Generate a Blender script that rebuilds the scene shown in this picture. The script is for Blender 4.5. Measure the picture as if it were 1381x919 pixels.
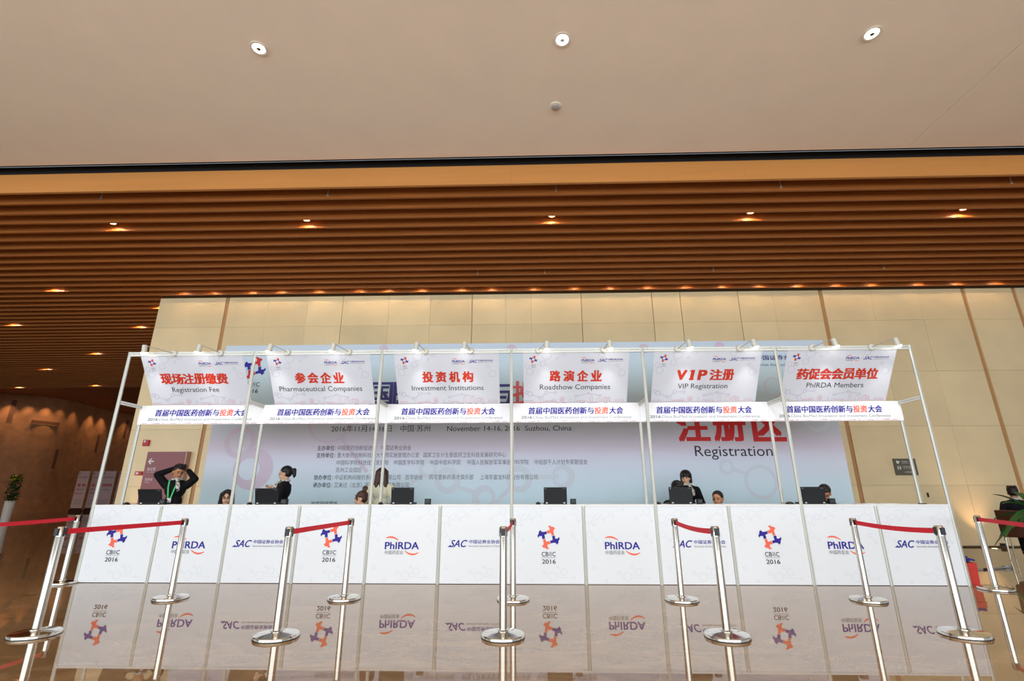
import bpy, bmesh, math, random
from mathutils import Matrix, Vector, Euler

# ---------------------------------------------------------------- clear
for o in list(bpy.data.objects):
    bpy.data.objects.remove(o)
SC = bpy.context.scene
COL = SC.collection
PI = math.pi
random.seed(7)

# ---------------------------------------------------------------- camera, view, world, main light
cam = bpy.data.cameras.new('camera')
cam.sensor_fit = 'HORIZONTAL'
cam.sensor_width = 36.0
cam.lens = 662.2 / 1381.0 * 36.0
cam.clip_end = 200
camo = bpy.data.objects.new('camera', cam)
COL.objects.link(camo)
YAW, PITCH, ROLL = -0.02858, 0.30191, -0.00131
_f = Vector((math.sin(YAW) * math.cos(PITCH), math.cos(YAW) * math.cos(PITCH), math.sin(PITCH)))
_r = Vector((math.cos(YAW), -math.sin(YAW), 0))
_u = _r.cross(_f)
_c, _s = math.cos(ROLL), math.sin(ROLL)
_r, _u = _c * _r + _s * _u, -_s * _r + _c * _u
camo.matrix_world = Matrix(((_r.x, _u.x, -_f.x, 0.2176), (_r.y, _u.y, -_f.y, -7.2608), (_r.z, _u.z, -_f.z, 1.1669), (0, 0, 0, 1)))
SC.camera = camo

SC.view_settings.view_transform = 'Standard'
SC.view_settings.look = 'None'
SC.view_settings.gamma = 1.0
SC.view_settings.use_curve_mapping = False
SC.view_settings.exposure = 0.0

world = bpy.data.worlds.new('world')
SC.world = world
world.use_nodes = True
world.node_tree.nodes['Background'].inputs[0].default_value = (0.86, 0.93, 1.0, 1)
world.node_tree.nodes['Background'].inputs[1].default_value = 0.6


def area_light(name, loc, rot, sx, sy, power, color):
    l = bpy.data.lights.new(name, 'AREA')
    l.shape = 'RECTANGLE'
    l.size, l.size_y, l.energy, l.color = sx, sy, power, color
    o = bpy.data.objects.new(name, l)
    COL.objects.link(o)
    o.location, o.rotation_euler = loc, rot
    return o


# daylight through the glazed entrance front behind the photographer
area_light('entrance_daylight', (-5.0, -15.0, 3.3), (PI / 2, 0, 0), 38, 5.4, 2750, (0.80, 0.92, 1.0))


# ---------------------------------------------------------------- materials
def lin(c):
    out = []
    for v in c:
        v /= 255.0
        out.append(v / 12.92 if v <= 0.04045 else ((v + 0.055) / 1.055) ** 2.4)
    return (out[0], out[1], out[2], 1.0)


def mat(name, rgb, rough=0.5, metal=0.0, spec=0.5, var=0.0, scale=6.0, stretch=(1, 1, 1), bump=0.0, emit=None, es=0.0, ior=None, coat=0.0):
    m = bpy.data.materials.new(name)
    m.use_nodes = True
    nt = m.node_tree
    b = nt.nodes['Principled BSDF']
    col = lin(rgb)
    b.inputs['Base Color'].default_value = col
    b.inputs['Roughness'].default_value = rough
    b.inputs['Metallic'].default_value = metal
    b.inputs['Specular IOR Level'].default_value = spec
    if ior:
        b.inputs['IOR'].default_value = ior
    if coat:
        b.inputs['Coat Weight'].default_value = coat
        b.inputs['Coat Roughness'].default_value = 0.05
    if emit:
        b.inputs['Emission Color'].default_value = lin(emit)
        b.inputs['Emission Strength'].default_value = es
    if var or bump:
        tc = nt.nodes.new('ShaderNodeTexCoord')
        mp = nt.nodes.new('ShaderNodeMapping')
        mp.inputs['Scale'].default_value = stretch
        nz = nt.nodes.new('ShaderNodeTexNoise')
        nz.inputs['Scale'].default_value = scale
        nz.inputs['Detail'].default_value = 6
        nt.links.new(tc.outputs['Object'], mp.inputs['Vector'])
        nt.links.new(mp.outputs[0], nz.inputs['Vector'])
        if var:
            rp = nt.nodes.new('ShaderNodeValToRGB')
            rp.color_ramp.elements[0].position = 0.3
            rp.color_ramp.elements[1].position = 0.7
            rp.color_ramp.elements[0].color = tuple(max(0, c * (1 - var)) for c in col[:3]) + (1,)
            rp.color_ramp.elements[1].color = tuple(min(1, c * (1 + var)) for c in col[:3]) + (1,)
            nt.links.new(nz.outputs['Fac'], rp.inputs['Fac'])
            nt.links.new(rp.outputs['Color'], b.inputs['Base Color'])
        if bump:
            bp = nt.nodes.new('ShaderNodeBump')
            bp.inputs['Strength'].default_value = bump
            bp.inputs['Distance'].default_value = 0.01
            nt.links.new(nz.outputs['Fac'], bp.inputs['Height'])
            nt.links.new(bp.outputs['Normal'], b.inputs['Normal'])
    return m


def island_variation(m, amount):
    """each slab of stone its own tone"""
    nt = m.node_tree
    b = nt.nodes['Principled BSDF']
    src = b.inputs['Base Color'].links[0].from_socket
    g = nt.nodes.new('ShaderNodeNewGeometry')
    mr = nt.nodes.new('ShaderNodeMapRange')
    mr.inputs['To Min'].default_value = 1 - amount
    mr.inputs['To Max'].default_value = 1 + amount * 0.6
    nt.links.new(g.outputs['Random Per Island'], mr.inputs['Value'])
    mx = nt.nodes.new('ShaderNodeMix')
    mx.data_type = 'RGBA'
    mx.blend_type = 'MULTIPLY'
    mx.inputs['Factor'].default_value = 1.0
    nt.links.new(src, mx.inputs['A'])
    nt.links.new(mr.outputs['Result'], mx.inputs['B'])
    nt.links.new(mx.outputs['Result'], b.inputs['Base Color'])


M = {}
M['paint'] = mat('ceiling_paint_bounce_tint', (250, 228, 206), 0.8, spec=0.2, var=0.02, scale=1.5)  # white ceiling; warm light bounced off the floor is put into its colour
M['black'] = mat('slot_black', (14, 11, 8), 0.8)
M['wood'] = mat('slat_wood', (170, 100, 46), 0.45, spec=0.35, var=0.16, scale=3.0, stretch=(0.25, 6, 6))
M['wood_void'] = mat('slat_void', (40, 18, 8), 0.8)
M['fascia_wood'] = mat('fascia_wood', (204, 138, 74), 0.5, spec=0.3, var=0.06, scale=2.0, stretch=(0.2, 3, 3))
M['marble'] = mat('beige_marble', (244, 220, 174), 0.35, spec=0.4, var=0.07, scale=0.9, stretch=(1, 1, 1))
island_variation(M['marble'], 0.08)
M['joint'] = mat('joint_backing', (120, 96, 66), 0.8)  # dark backing colour behind the open slab joints
M['groove'] = mat('groove_strip', (196, 146, 94), 0.6)
M['bronze'] = mat('bronze_wall', (178, 118, 74), 0.6, spec=0.3, var=0.18, scale=2.2)
M['recess'] = mat('slot_recess', (112, 66, 38), 0.7)
M['bronze_dark'] = mat('bronze_recess', (66, 34, 18), 0.7)
M['upper_ceiling'] = mat('upper_ceiling_wood', (156, 90, 44), 0.6, var=0.1, scale=3, stretch=(0.3, 4, 4))
M['white'] = mat('white_laminate', (240, 240, 240), 0.45)
M['print'] = mat('white_print', (236, 239, 244), 0.5, spec=0.3)
M['print_shaded'] = mat('banner_print_shaded', (226, 227, 236), 0.45, spec=0.3)  # greyed to paint in the weaker light on the down-facing banners
M['fascia_print'] = mat('fascia_print', (244, 244, 246), 0.45, spec=0.3)
M['ring'] = mat('pale_grey_ink', (225, 229, 236), 0.5, spec=0.3)
M['ring_lav'] = mat('lavender_ink', (213, 212, 226), 0.5, spec=0.3)
M['ring_pink'] = mat('pink_ink', (206, 190, 200), 0.5, spec=0.3)
M['ring_bd'] = mat('backdrop_pink_ink', (206, 213, 223), 0.5, spec=0.3)
M['ring_bd2'] = mat('backdrop_mauve_ink', (208, 192, 208), 0.5, spec=0.3)
M['sky_red'] = mat('skyline_pink_ink', (222, 176, 188), 0.5, spec=0.3)
M['sky_blue'] = mat('skyline_mauve_ink', (194, 190, 214), 0.5, spec=0.3)
M['navy'] = mat('navy_ink', (44, 30, 150), 0.5, spec=0.3)
M['navy_dk'] = mat('dark_navy_ink', (66, 64, 128), 0.5, spec=0.3)
M['orange'] = mat('orange_ink', (250, 112, 84), 0.5, spec=0.3)
M['red'] = mat('red_ink', (214, 62, 40), 0.5, spec=0.3)
M['bigred'] = mat('big_red_ink', (206, 40, 42), 0.5, spec=0.3)
M['title_red'] = mat('title_red_ink', (222, 104, 104), 0.5, spec=0.3)
M['coral'] = mat('coral_ink', (240, 110, 90), 0.5, spec=0.3)
M['ink'] = mat('black_ink', (36, 36, 40), 0.5, spec=0.3)
M['ink_grey'] = mat('grey_ink', (104, 104, 110), 0.5, spec=0.3)
M['ink_pale'] = mat('pale_ink', (150, 152, 160), 0.5, spec=0.3)
M['alu'] = mat('booth_aluminium', (214, 214, 206), 0.42, metal=0.35)
M['alu_groove'] = mat('booth_groove', (150, 150, 140), 0.5, metal=0.4)
M['lampwhite'] = mat('lamp_white', (214, 212, 200), 0.4)
M['chrome'] = mat('polished_steel', (206, 200, 190), 0.12, metal=1.0)
M['chrome_base'] = mat('polished_base', (212, 208, 198), 0.10, metal=1.0)
M['plastic'] = mat('black_plastic', (22, 22, 24), 0.4)
M['laptop'] = mat('laptop_black', (20, 21, 25), 0.55, spec=0.3)
M['silver'] = mat('silver', (190, 190, 190), 0.3, metal=0.8)
M['belt'] = mat('red_belt', (226, 20, 46), 0.7, var=0.05, scale=80)
M['bulb'] = mat('bulb', (255, 250, 240), 0.4, emit=(255, 252, 244), es=12)
M['warm_lens'] = mat('warm_lens', (255, 225, 190), 0.4, emit=(255, 210, 150), es=9)
M['white_lens'] = mat('white_lens', (255, 245, 230), 0.4, emit=(255, 240, 220), es=7)
M['trim'] = mat('trim_ring', (232, 220, 205), 0.3)
M['trim_wood'] = mat('downlight_ring', (168, 110, 64), 0.3, metal=0.4)
M['grey'] = mat('grey_plastic', (170, 160, 150), 0.5)
M['maroon'] = mat('maroon_panel', (150, 92, 96), 0.45, var=0.03, scale=2)
M['sign_edge'] = mat('sign_edge', (192, 150, 140), 0.4)
M['sign_grey'] = mat('sign_olive_grey', (100, 94, 78), 0.5)
M['sign_white'] = mat('sign_white', (232, 226, 220), 0.5)
M['alarm'] = mat('alarm_red', (186, 22, 34), 0.35)
M['skin'] = mat('skin', (216, 168, 138), 0.55, spec=0.3, var=0.04, scale=12)
M['skin_tan'] = mat('skin_tan', (190, 132, 96), 0.55, spec=0.3, var=0.04, scale=12)
M['hair'] = mat('black_hair', (24, 18, 17), 0.5, spec=0.4, var=0.25, scale=30, stretch=(4, 4, 1), bump=0.4)
M['hair_brown'] = mat('brown_hair', (70, 38, 26), 0.45, spec=0.4, var=0.3, scale=30, stretch=(4, 4, 1), bump=0.4)
M['eye'] = mat('eye_dark', (24, 18, 16), 0.3)
M['lips'] = mat('lips', (176, 88, 84), 0.5)
M['jacket'] = mat('black_cloth', (20, 19, 22), 0.85, spec=0.2, var=0.2, scale=25)
M['navy_cloth'] = mat('navy_cloth', (30, 28, 38), 0.85, spec=0.2, var=0.2, scale=25)
M['cream'] = mat('cream_cloth', (226, 220, 190), 0.85, spec=0.2, var=0.06, scale=14)
M['grey_cloth'] = mat('grey_cloth', (96, 96, 100), 0.85, spec=0.2, var=0.1, scale=25)
M['brown_cloth'] = mat('brown_cloth', (96, 68, 54), 0.85, spec=0.2, var=0.15, scale=25)
M['lanyard'] = mat('green_ribbon', (60, 190, 112), 0.6)
M['badge'] = mat('badge_white', (214, 216, 214), 0.4)
M['collar'] = mat('collar_white', (200, 204, 214), 0.8)
M['leather'] = mat('brown_leather', (96, 54, 38), 0.45, var=0.1, scale=10)
M['leaf'] = mat('leaf_green', (52, 112, 52), 0.4, var=0.3, scale=5)
M['leaf_dk'] = mat('leaf_dark', (34, 66, 22), 0.5, var=0.35, scale=9)
M['leaf_yel'] = mat('leaf_yellow', (196, 178, 44), 0.5, var=0.2, scale=9)
M['stem'] = mat('stem', (110, 86, 56), 0.7, var=0.2, scale=20)
M['pot'] = mat('white_planter', (216, 204, 192), 0.4)
M['soil'] = mat('soil', (50, 36, 26), 0.9, var=0.3, scale=40)
M['poster'] = mat('poster_print', (226, 192, 188), 0.5, var=0.02, scale=2)
M['poster_red'] = mat('poster_red_ink', (205, 60, 52), 0.5)
M['redbox'] = mat('red_box', (214, 62, 50), 0.45, var=0.05, scale=6)
M['glove'] = mat('blue_rubber', (30, 38, 140), 0.5)
M['purple'] = mat('lilac_plastic', (150, 140, 190), 0.5)
M['paper'] = mat('paper', (222, 224, 226), 0.7)


def scarf_material():
    m = mat('patterned_scarf', (190, 184, 186), 0.8)
    nt = m.node_tree
    b = nt.nodes['Principled BSDF']
    v = nt.nodes.new('ShaderNodeTexVoronoi')
    v.inputs['Scale'].default_value = 26
    tc = nt.nodes.new('ShaderNodeTexCoord')
    nt.links.new(tc.outputs['Object'], v.inputs['Vector'])
    rp = nt.nodes.new('ShaderNodeValToRGB')
    rp.color_ramp.interpolation = 'CONSTANT'
    rp.color_ramp.elements[0].color = lin((40, 38, 44))
    rp.color_ramp.elements[1].color = lin((206, 196, 190))
    rp.color_ramp.elements[1].position = 0.36
    nt.links.new(v.outputs['Distance'], rp.inputs['Fac'])
    nt.links.new(rp.outputs['Color'], b.inputs['Base Color'])
    return m


M['scarf'] = scarf_material()


def floor_material():
    m = bpy.data.materials.new('polished_stone_floor')
    m.use_nodes = True
    nt = m.node_tree
    b = nt.nodes['Principled BSDF']
    tc = nt.nodes.new('ShaderNodeTexCoord')
    nz = nt.nodes.new('ShaderNodeTexNoise')
    nz.inputs['Scale'].default_value = 2.6
    nz.inputs['Detail'].default_value = 9
    nz.inputs['Distortion'].default_value = 1.4
    mp = nt.nodes.new('ShaderNodeMapping')
    mp.inputs['Scale'].default_value = (0.8, 1.6, 1)
    nt.links.new(tc.outputs['Object'], mp.inputs['Vector'])
    nt.links.new(mp.outputs[0], nz.inputs['Vector'])
    rp = nt.nodes.new('ShaderNodeValToRGB')
    e = rp.color_ramp.elements
    e[0].position, e[0].color = 0.32, lin((126, 97, 67))
    e[1].position, e[1].color = 0.68, lin((156, 125, 90))
    nt.links.new(nz.outputs['Fac'], rp.inputs['Fac'])
    nt.links.new(rp.outputs['Color'], b.inputs['Base Color'])
    b.inputs['Roughness'].default_value = 0.014
    b.inputs['IOR'].default_value = 2.3
    b.inputs['Specular Tint'].default_value = (0.97, 0.95, 0.87, 1)
    return m


M['floor'] = floor_material()


def backdrop_material():
    """printed vinyl: pale blue with a mauve band"""
    m = mat('backdrop_print', (190, 208, 220), 0.5, spec=0.25)
    nt = m.node_tree
    b = nt.nodes['Principled BSDF']
    tc = nt.nodes.new('ShaderNodeTexCoord')
    sp = nt.nodes.new('ShaderNodeSeparateXYZ')
    nt.links.new(tc.outputs['Object'], sp.inputs[0])
    mr = nt.nodes.new('ShaderNodeMapRange')
    mr.inputs['From Min'].default_value = 0.0
    mr.inputs['From Max'].default_value = 4.0
    nt.links.new(sp.outputs['Z'], mr.inputs['Value'])
    rp = nt.nodes.new('ShaderNodeValToRGB')
    e = rp.color_ramp.elements
    e[0].position, e[0].color = 0.0, lin((198, 222, 232))
    e[1].position, e[1].color = 1.0, lin((204, 216, 232))
    for pos, c in ((0.30, (205, 226, 236)), (0.42, (216, 220, 234)), (0.50, (214, 203, 218)), (0.56, (204, 203, 214)), (0.66, (196, 216, 224)), (0.85, (206, 226, 234))):
        k = e.new(pos)
        k.color = lin(c)
    nt.links.new(mr.outputs['Result'], rp.inputs['Fac'])
    nt.links.new(rp.outputs['Color'], b.inputs['Base Color'])
    return m


M['backdrop'] = backdrop_material()


# ---------------------------------------------------------------- helpers
class MB:
    """collects faces, builds ONE mesh object"""

    def __init__(self):
        self.v, self.f, self.mi, self.mats = [], [], [], []

    def m(self, name):
        if name not in self.mats:
            self.mats.append(name)
        return self.mats.index(name)

    def face(self, pts, mname):
        i = len(self.v)
        self.v += [tuple(p) for p in pts]
        self.f.append(tuple(range(i, i + len(pts))))
        self.mi.append(self.m(mname))

    def add(self, verts, faces, mname, mx=None):
        i = len(self.v)
        self.v += [tuple(mx @ Vector(p)) if mx else tuple(p) for p in verts]
        k = self.m(mname)
        for f in faces:
            self.f.append(tuple(i + a for a in f))
            self.mi.append(k)
        return self

    def box(self, x0, x1, y0, y1, z0, z1, mname, mx=None):
        vs = [(x, y, z) for x in (x0, x1) for y in (y0, y1) for z in (z0, z1)]
        fs = [(0, 1, 3, 2), (4, 6, 7, 5), (0, 4, 5, 1), (2, 3, 7, 6), (0, 2, 6, 4), (1, 5, 7, 3)]
        return self.add(vs, fs, mname, mx)

    def bevbox(self, x0, x1, y0, y1, z0, z1, bev, mname, mx=None):
        bm = bmesh.new()
        bmesh.ops.create_cube(bm, size=1)
        for v in bm.verts:
            v.co = Vector((x0 + (v.co.x + .5) * (x1 - x0), y0 + (v.co.y + .5) * (y1 - y0), z0 + (v.co.z + .5) * (z1 - z0)))
        bmesh.ops.bevel(bm, geom=bm.edges[:], offset=bev, segments=2, affect='EDGES', profile=0.5)
        return self.bm(bm, mname, mx)

    def bm(self, bm, mname, mx=None):
        bm.verts.index_update()
        self.add([v.co.copy() for v in bm.verts], [[v.index for v in f.verts] for f in bm.faces], mname, mx)
        bm.free()
        return self

    def lathe(self, prof, n, mname, mx=None, caps=True):
        vs, fs = [], []
        for r, z in prof:
            for k in range(n):
                a = 2 * PI * k / n
                vs.append((r * math.cos(a), r * math.sin(a), z))
        for i in range(len(prof) - 1):
            for k in range(n):
                k2 = (k + 1) % n
                fs.append((i * n + k, i * n + k2, (i + 1) * n + k2, (i + 1) * n + k))
        if caps and prof[0][0] > 1e-6:
            fs.append(tuple(reversed(range(n))))
        if caps and prof[-1][0] > 1e-6:
            fs.append(tuple((len(prof) - 1) * n + k for k in range(n)))
        return self.add(vs, fs, mname, mx)

    def tube(self, pts, r, n, mname, taper=None):
        pts = [Vector(p) for p in pts]
        vs, fs = [], []
        ref = None
        for i, p in enumerate(pts):
            t = (pts[min(i + 1, len(pts) - 1)] - pts[max(i - 1, 0)]).normalized()
            if ref is None:
                ref = t.orthogonal().normalized()
            a = (ref - ref.dot(t) * t).normalized()
            ref = a
            b = t.cross(a)
            rr = r if taper is None else r + (taper - r) * i / (len(pts) - 1)
            for k in range(n):
                an = 2 * PI * k / n
                vs.append(p + rr * (math.cos(an) * a + math.sin(an) * b))
        for i in range(len(pts) - 1):
            for k in range(n):
                k2 = (k + 1) % n
                fs.append((i * n + k, i * n + k2, (i + 1) * n + k2, (i + 1) * n + k))
        fs.append(tuple(reversed(range(n))))
        fs.append(tuple((len(pts) - 1) * n + k for k in range(n)))
        return self.add(vs, fs, mname)

    def ribbon(self, pts, widthdir, w, th, mname):
        """flat strap along pts: width along widthdir, thickness th"""
        wd = Vector(widthdir).normalized()
        pts = [Vector(p) for p in pts]
        vs, fs = [], []
        for i, p in enumerate(pts):
            t = (pts[min(i + 1, len(pts) - 1)] - pts[max(i - 1, 0)]).normalized()
            nn = t.cross(wd).normalized()
            for a, b in ((-1, -1), (1, -1), (1, 1), (-1, 1)):
                vs.append(p + wd * (a * w / 2) + nn * (b * th / 2))
        for i in range(len(pts) - 1):
            for k in range(4):
                k2 = (k + 1) % 4
                fs.append((i * 4 + k, i * 4 + k2, (i + 1) * 4 + k2, (i + 1) * 4 + k))
        fs.append((3, 2, 1, 0))
        q = (len(pts) - 1) * 4
        fs.append((q, q + 1, q + 2, q + 3))
        return self.add(vs, fs, mname)

    def build(self, name, parent=None, smooth=False, loc=None):
        me = bpy.data.meshes.new(name)
        me.from_pydata(self.v, [], self.f)
        for n in self.mats:
            me.materials.append(M[n])
        me.polygons.foreach_set('material_index', self.mi)
        if smooth:
            me.polygons.foreach_set('use_smooth', [True] * len(me.polygons))
        me.update()
        o = bpy.data.objects.new(name, me)
        COL.objects.link(o)
        if smooth:
            try:
                me.set_sharp_from_angle(angle=math.radians(40))
            except Exception:
                pass
        if parent:
            o.parent = parent
        if loc is not None:
            o.location = loc
        return o


def tag(o, label, cat, group=None):
    o['label'] = label
    o['category'] = cat
    if group:
        o['group'] = group
    return o


def thing(name, label, cat, loc=(0, 0, 0), rz=0.0, group=None):
    o = bpy.data.objects.new(name, None)
    COL.objects.link(o)
    o.empty_display_size = 0.1
    o.location = loc
    o.rotation_euler = (0, 0, rz)
    return tag(o, label, cat, group)


def structure(o):
    o['kind'] = 'structure'
    return o


def copy_tree(o, parent=None):
    c = o.copy()
    COL.objects.link(c)
    if parent:
        c.parent = parent
    for ch in [x for x in o.children]:
        copy_tree(ch, c)
    return c


ORD = ['first', 'second', 'third', 'fourth', 'fifth', 'sixth', 'seventh', 'eighth', 'ninth', 'tenth', 'eleventh', 'twelfth',
       'thirteenth', 'fourteenth', 'fifteenth', 'sixteenth', 'seventeenth', 'eighteenth', 'nineteenth', 'twentieth',
       'twenty-first', 'twenty-second', 'twenty-third', 'twenty-fourth', 'twenty-fifth']

# ---- flat print: lettering, logos, patterns
_TXT = {}


def text_mesh(body, bold=0.0, shear=0.0):
    key = (body, bold, shear)
    if key in _TXT:
        return _TXT[key]
    c = bpy.data.curves.new('t', 'FONT')
    c.body = body
    c.offset = bold
    c.shear = shear
    c.resolution_u = 3
    o = bpy.data.objects.new('t', c)
    COL.objects.link(o)
    bpy.context.view_layer.update()
    me = bpy.data.meshes.new_from_object(o.evaluated_get(bpy.context.evaluated_depsgraph_get()))
    vs = [(v.co.x, v.co.y) for v in me.vertices]
    fs = [tuple(p.vertices) for p in me.polygons]
    bpy.data.objects.remove(o)
    bpy.data.curves.remove(c)
    bpy.data.meshes.remove(me)
    _TXT[key] = (vs, fs)
    return _TXT[key]


def plane_mx(origin, U, V):
    U, V, O = Vector(U).normalized(), Vector(V).normalized(), Vector(origin)
    N = U.cross(V)
    return Matrix(((U.x, V.x, N.x, O.x), (U.y, V.y, N.y, O.y), (U.z, V.z, N.z, O.z), (0, 0, 0, 1)))


class Art(MB):
    """2-D drawing on a plane; z keeps the ink layers apart by fractions of a millimetre"""

    def poly(self, pts, mname, z=0.001):
        self.face([(a, b, z) for a, b in pts], mname)

    def disc(self, x, y, r, mname, z=0.001, n=28):
        self.poly([(x + r * math.cos(2 * PI * k / n), y + r * math.sin(2 * PI * k / n)) for k in range(n)], mname, z)

    def ring(self, x, y, r0, r1, mname, z=0.001, n=36, a0=0.0, a1=2 * PI, dx=0.0, dy=0.0):
        vs, fs = [], []
        for k in range(n + 1):
            a = a0 + (a1 - a0) * k / n
            vs.append((x + dx + r0 * math.cos(a), y + dy + r0 * math.sin(a), z))
            vs.append((x + r1 * math.cos(a), y + r1 * math.sin(a), z))
        for k in range(n):
            fs.append((2 * k, 2 * k + 1, 2 * k + 3, 2 * k + 2))
        self.add(vs, fs, mname)

    def line(self, p, q, w, mname, z=0.001):
        d = Vector((q[0] - p[0], q[1] - p[1]))
        if d.length < 1e-9:
            return
        n = Vector((-d.y, d.x)).normalized() * w / 2
        self.poly([(p[0] - n.x, p[1] - n.y), (q[0] - n.x, q[1] - n.y), (q[0] + n.x, q[1] + n.y), (p[0] + n.x, p[1] + n.y)], mname, z)

    def path(self, pts, w, mname, z=0.001):
        for a, b in zip(pts[:-1], pts[1:]):
            self.line(a, b, w, mname, z)

    def text(self, body, x0, x1, y, mname, h=None, bold=0.0, shear=0.0, z=0.0015, y1=None):
        """fit to x0..x1; baseline y; cap height h (or y1 = top of the glyph box, y = its bottom)"""
        vs, fs = text_mesh(body, 0.0, shear)
        if not vs:
            return
        ax, bx = min(v[0] for v in vs), max(v[0] for v in vs)
        s = (x1 - x0) / (bx - ax)
        if y1 is not None:
            ay, by = min(v[1] for v in vs), max(v[1] for v in vs)
            sy = (y1 - y) / (by - ay)
            oy = y - ay * sy
        else:
            sy = h / 0.73 if h else s
            oy = y
        offs = [(0, 0)] if not bold else [(-bold, -bold * .6), (bold, -bold * .6), (-bold, bold * .6), (bold, bold * .6)] + ([(0, 0)] if bold > 0.02 else [])
        for k, (dx, dy) in enumerate(offs):
            self.add([(x0 + (a - ax + dx) * s, oy + (b + dy) * sy, z + 0.00004 * k) for a, b in vs], fs, mname)

    def put(self, name, parent, mx):
        o = self.build(name, parent)
        o.data.transform(mx)
        return o


PIECE = [(300, 153), (325, 148), (338, 160), (362, 163), (380, 180), (362, 195), (360, 215), (368, 250), (340, 252), (332, 225), (292, 232), (287, 200), (318, 197), (318, 172)]


def pinwheel(a, cx, cy, r, oc='orange', bc='navy', z=0.0015, lean=0.0):
    for k in range(4):
        pts = []
        for px, py in PIECE:
            x, y = (px - 305) / 122.0, -(py - 270) / 122.0
            for _ in range(k):
                x, y = y, -x
            pts.append((cx + r * x, cy + r * y))
        cen = Vector((sum(p[0] for p in pts) / len(pts), sum(p[1] for p in pts) / len(pts)))
        mname = oc if k % 2 == 0 else bc
        # concave outline: fill with a few convex pieces through bmesh triangulation
        bm = bmesh.new()
        f = bm.faces.new([bm.verts.new((p[0], p[1], z)) for p in pts])
        bmesh.ops.triangulate(bm, faces=[f])
        bm.normal_update()
        for t in bm.faces:
            if t.normal.z < 0:
                t.normal_flip()
        a.bm(bm, mname)


def cbiic(a, x0, x1, y, h, mname, z=0.0015, bold=0.012):
    L = x1 - x0
    for ch, q0, q1 in (('C', 0.0, 0.23), ('B', 0.29, 0.49), ('I', 0.555, 0.592), ('I', 0.660, 0.697), ('C', 0.765, 1.0)):
        a.text(ch, x0 + L * q0, x0 + L * q1, y, mname, h=h, bold=bold if ch != 'I' else 0.0, z=z)


def pinwheel_logo(a, cx, cy, s, z=0.0015, shear=0.0):
    """pinwheel above CBIIC / 2016; s = 1 at counter size"""
    pinwheel(a, cx, cy, 0.152 * s, z=z)
    cbiic(a, cx - 0.097 * s, cx + 0.091 * s, cy - 0.240 * s, 0.058 * s, 'ink', z)
    a.line((cx - 0.097 * s, cy - 0.256 * s), (cx + 0.093 * s, cy - 0.256 * s), 0.004 * s, 'ink_grey', z)
    a.text('2016', cx - 0.094 * s, cx + 0.088 * s, cy - 0.332 * s, 'ink', h=0.056 * s, bold=0.012, z=z)


def arc_logo(a, cx, cy, s, z=0.0015):
    """lettering between two orange arcs; cx, cy = middle of the letters"""
    a.text('PhIRDA', cx - 0.232 * s, cx + 0.235 * s, cy - 0.047 * s, 'navy', h=0.095 * s, bold=0.022, z=z)

    def swoosh(x0, x1, y0, h, up, flat):
        n = 14
        top, bot = [], []
        for k in range(n + 1):
            t = k / n
            x = x0 + (x1 - x0) * t
            b = 4 * h * t * (1 - t)
            y = y0 + (up * b) + flat * t
            w = 0.010 * s * (0.5 + 1.3 * t * (1 - t) * 2)
            top.append((x, y + w))
            bot.append((x, y - w))
        for k in range(n):
            a.poly([bot[k], bot[k + 1], top[k + 1], top[k]], 'orange', z)
    swoosh(cx - 0.226 * s, cx - 0.05 * s, cy + 0.096 * s, 0.024 * s, 1, -0.030 * s)
    swoosh(cx + 0.045 * s, cx + 0.236 * s, cy - 0.068 * s, 0.034 * s, -1, -0.022 * s)
    a.text('中国药促会', cx - 0.232 * s, cx + 0.026 * s, cy - 0.115 * s, 'ink_grey', y1=cy - 0.066 * s, z=z)


def italic_logo(a, cx, cy, s, z=0.0015):
    """italic SAC with its two lines of writing"""
    a.text('SAC', cx - 0.335 * s, cx - 0.100 * s, cy - 0.048 * s, 'navy', h=0.094 * s, bold=0.02, shear=0.35, z=z)
    a.poly([(cx - 0.372 * s, cy - 0.048 * s), (cx - 0.335 * s, cy - 0.048 * s), (cx - 0.325 * s, cy - 0.018 * s)], 'navy', z)
    a.text('中国证券业协会', cx - 0.075 * s, cx + 0.345 * s, cy - 0.004 * s, 'navy', y1=cy + 0.044 * s, bold=0.015, z=z)
    a.text('Securities Association of China', cx - 0.078 * s, cx + 0.350 * s, cy - 0.046 * s, 'ink_grey', h=0.024 * s, z=z)


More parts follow.
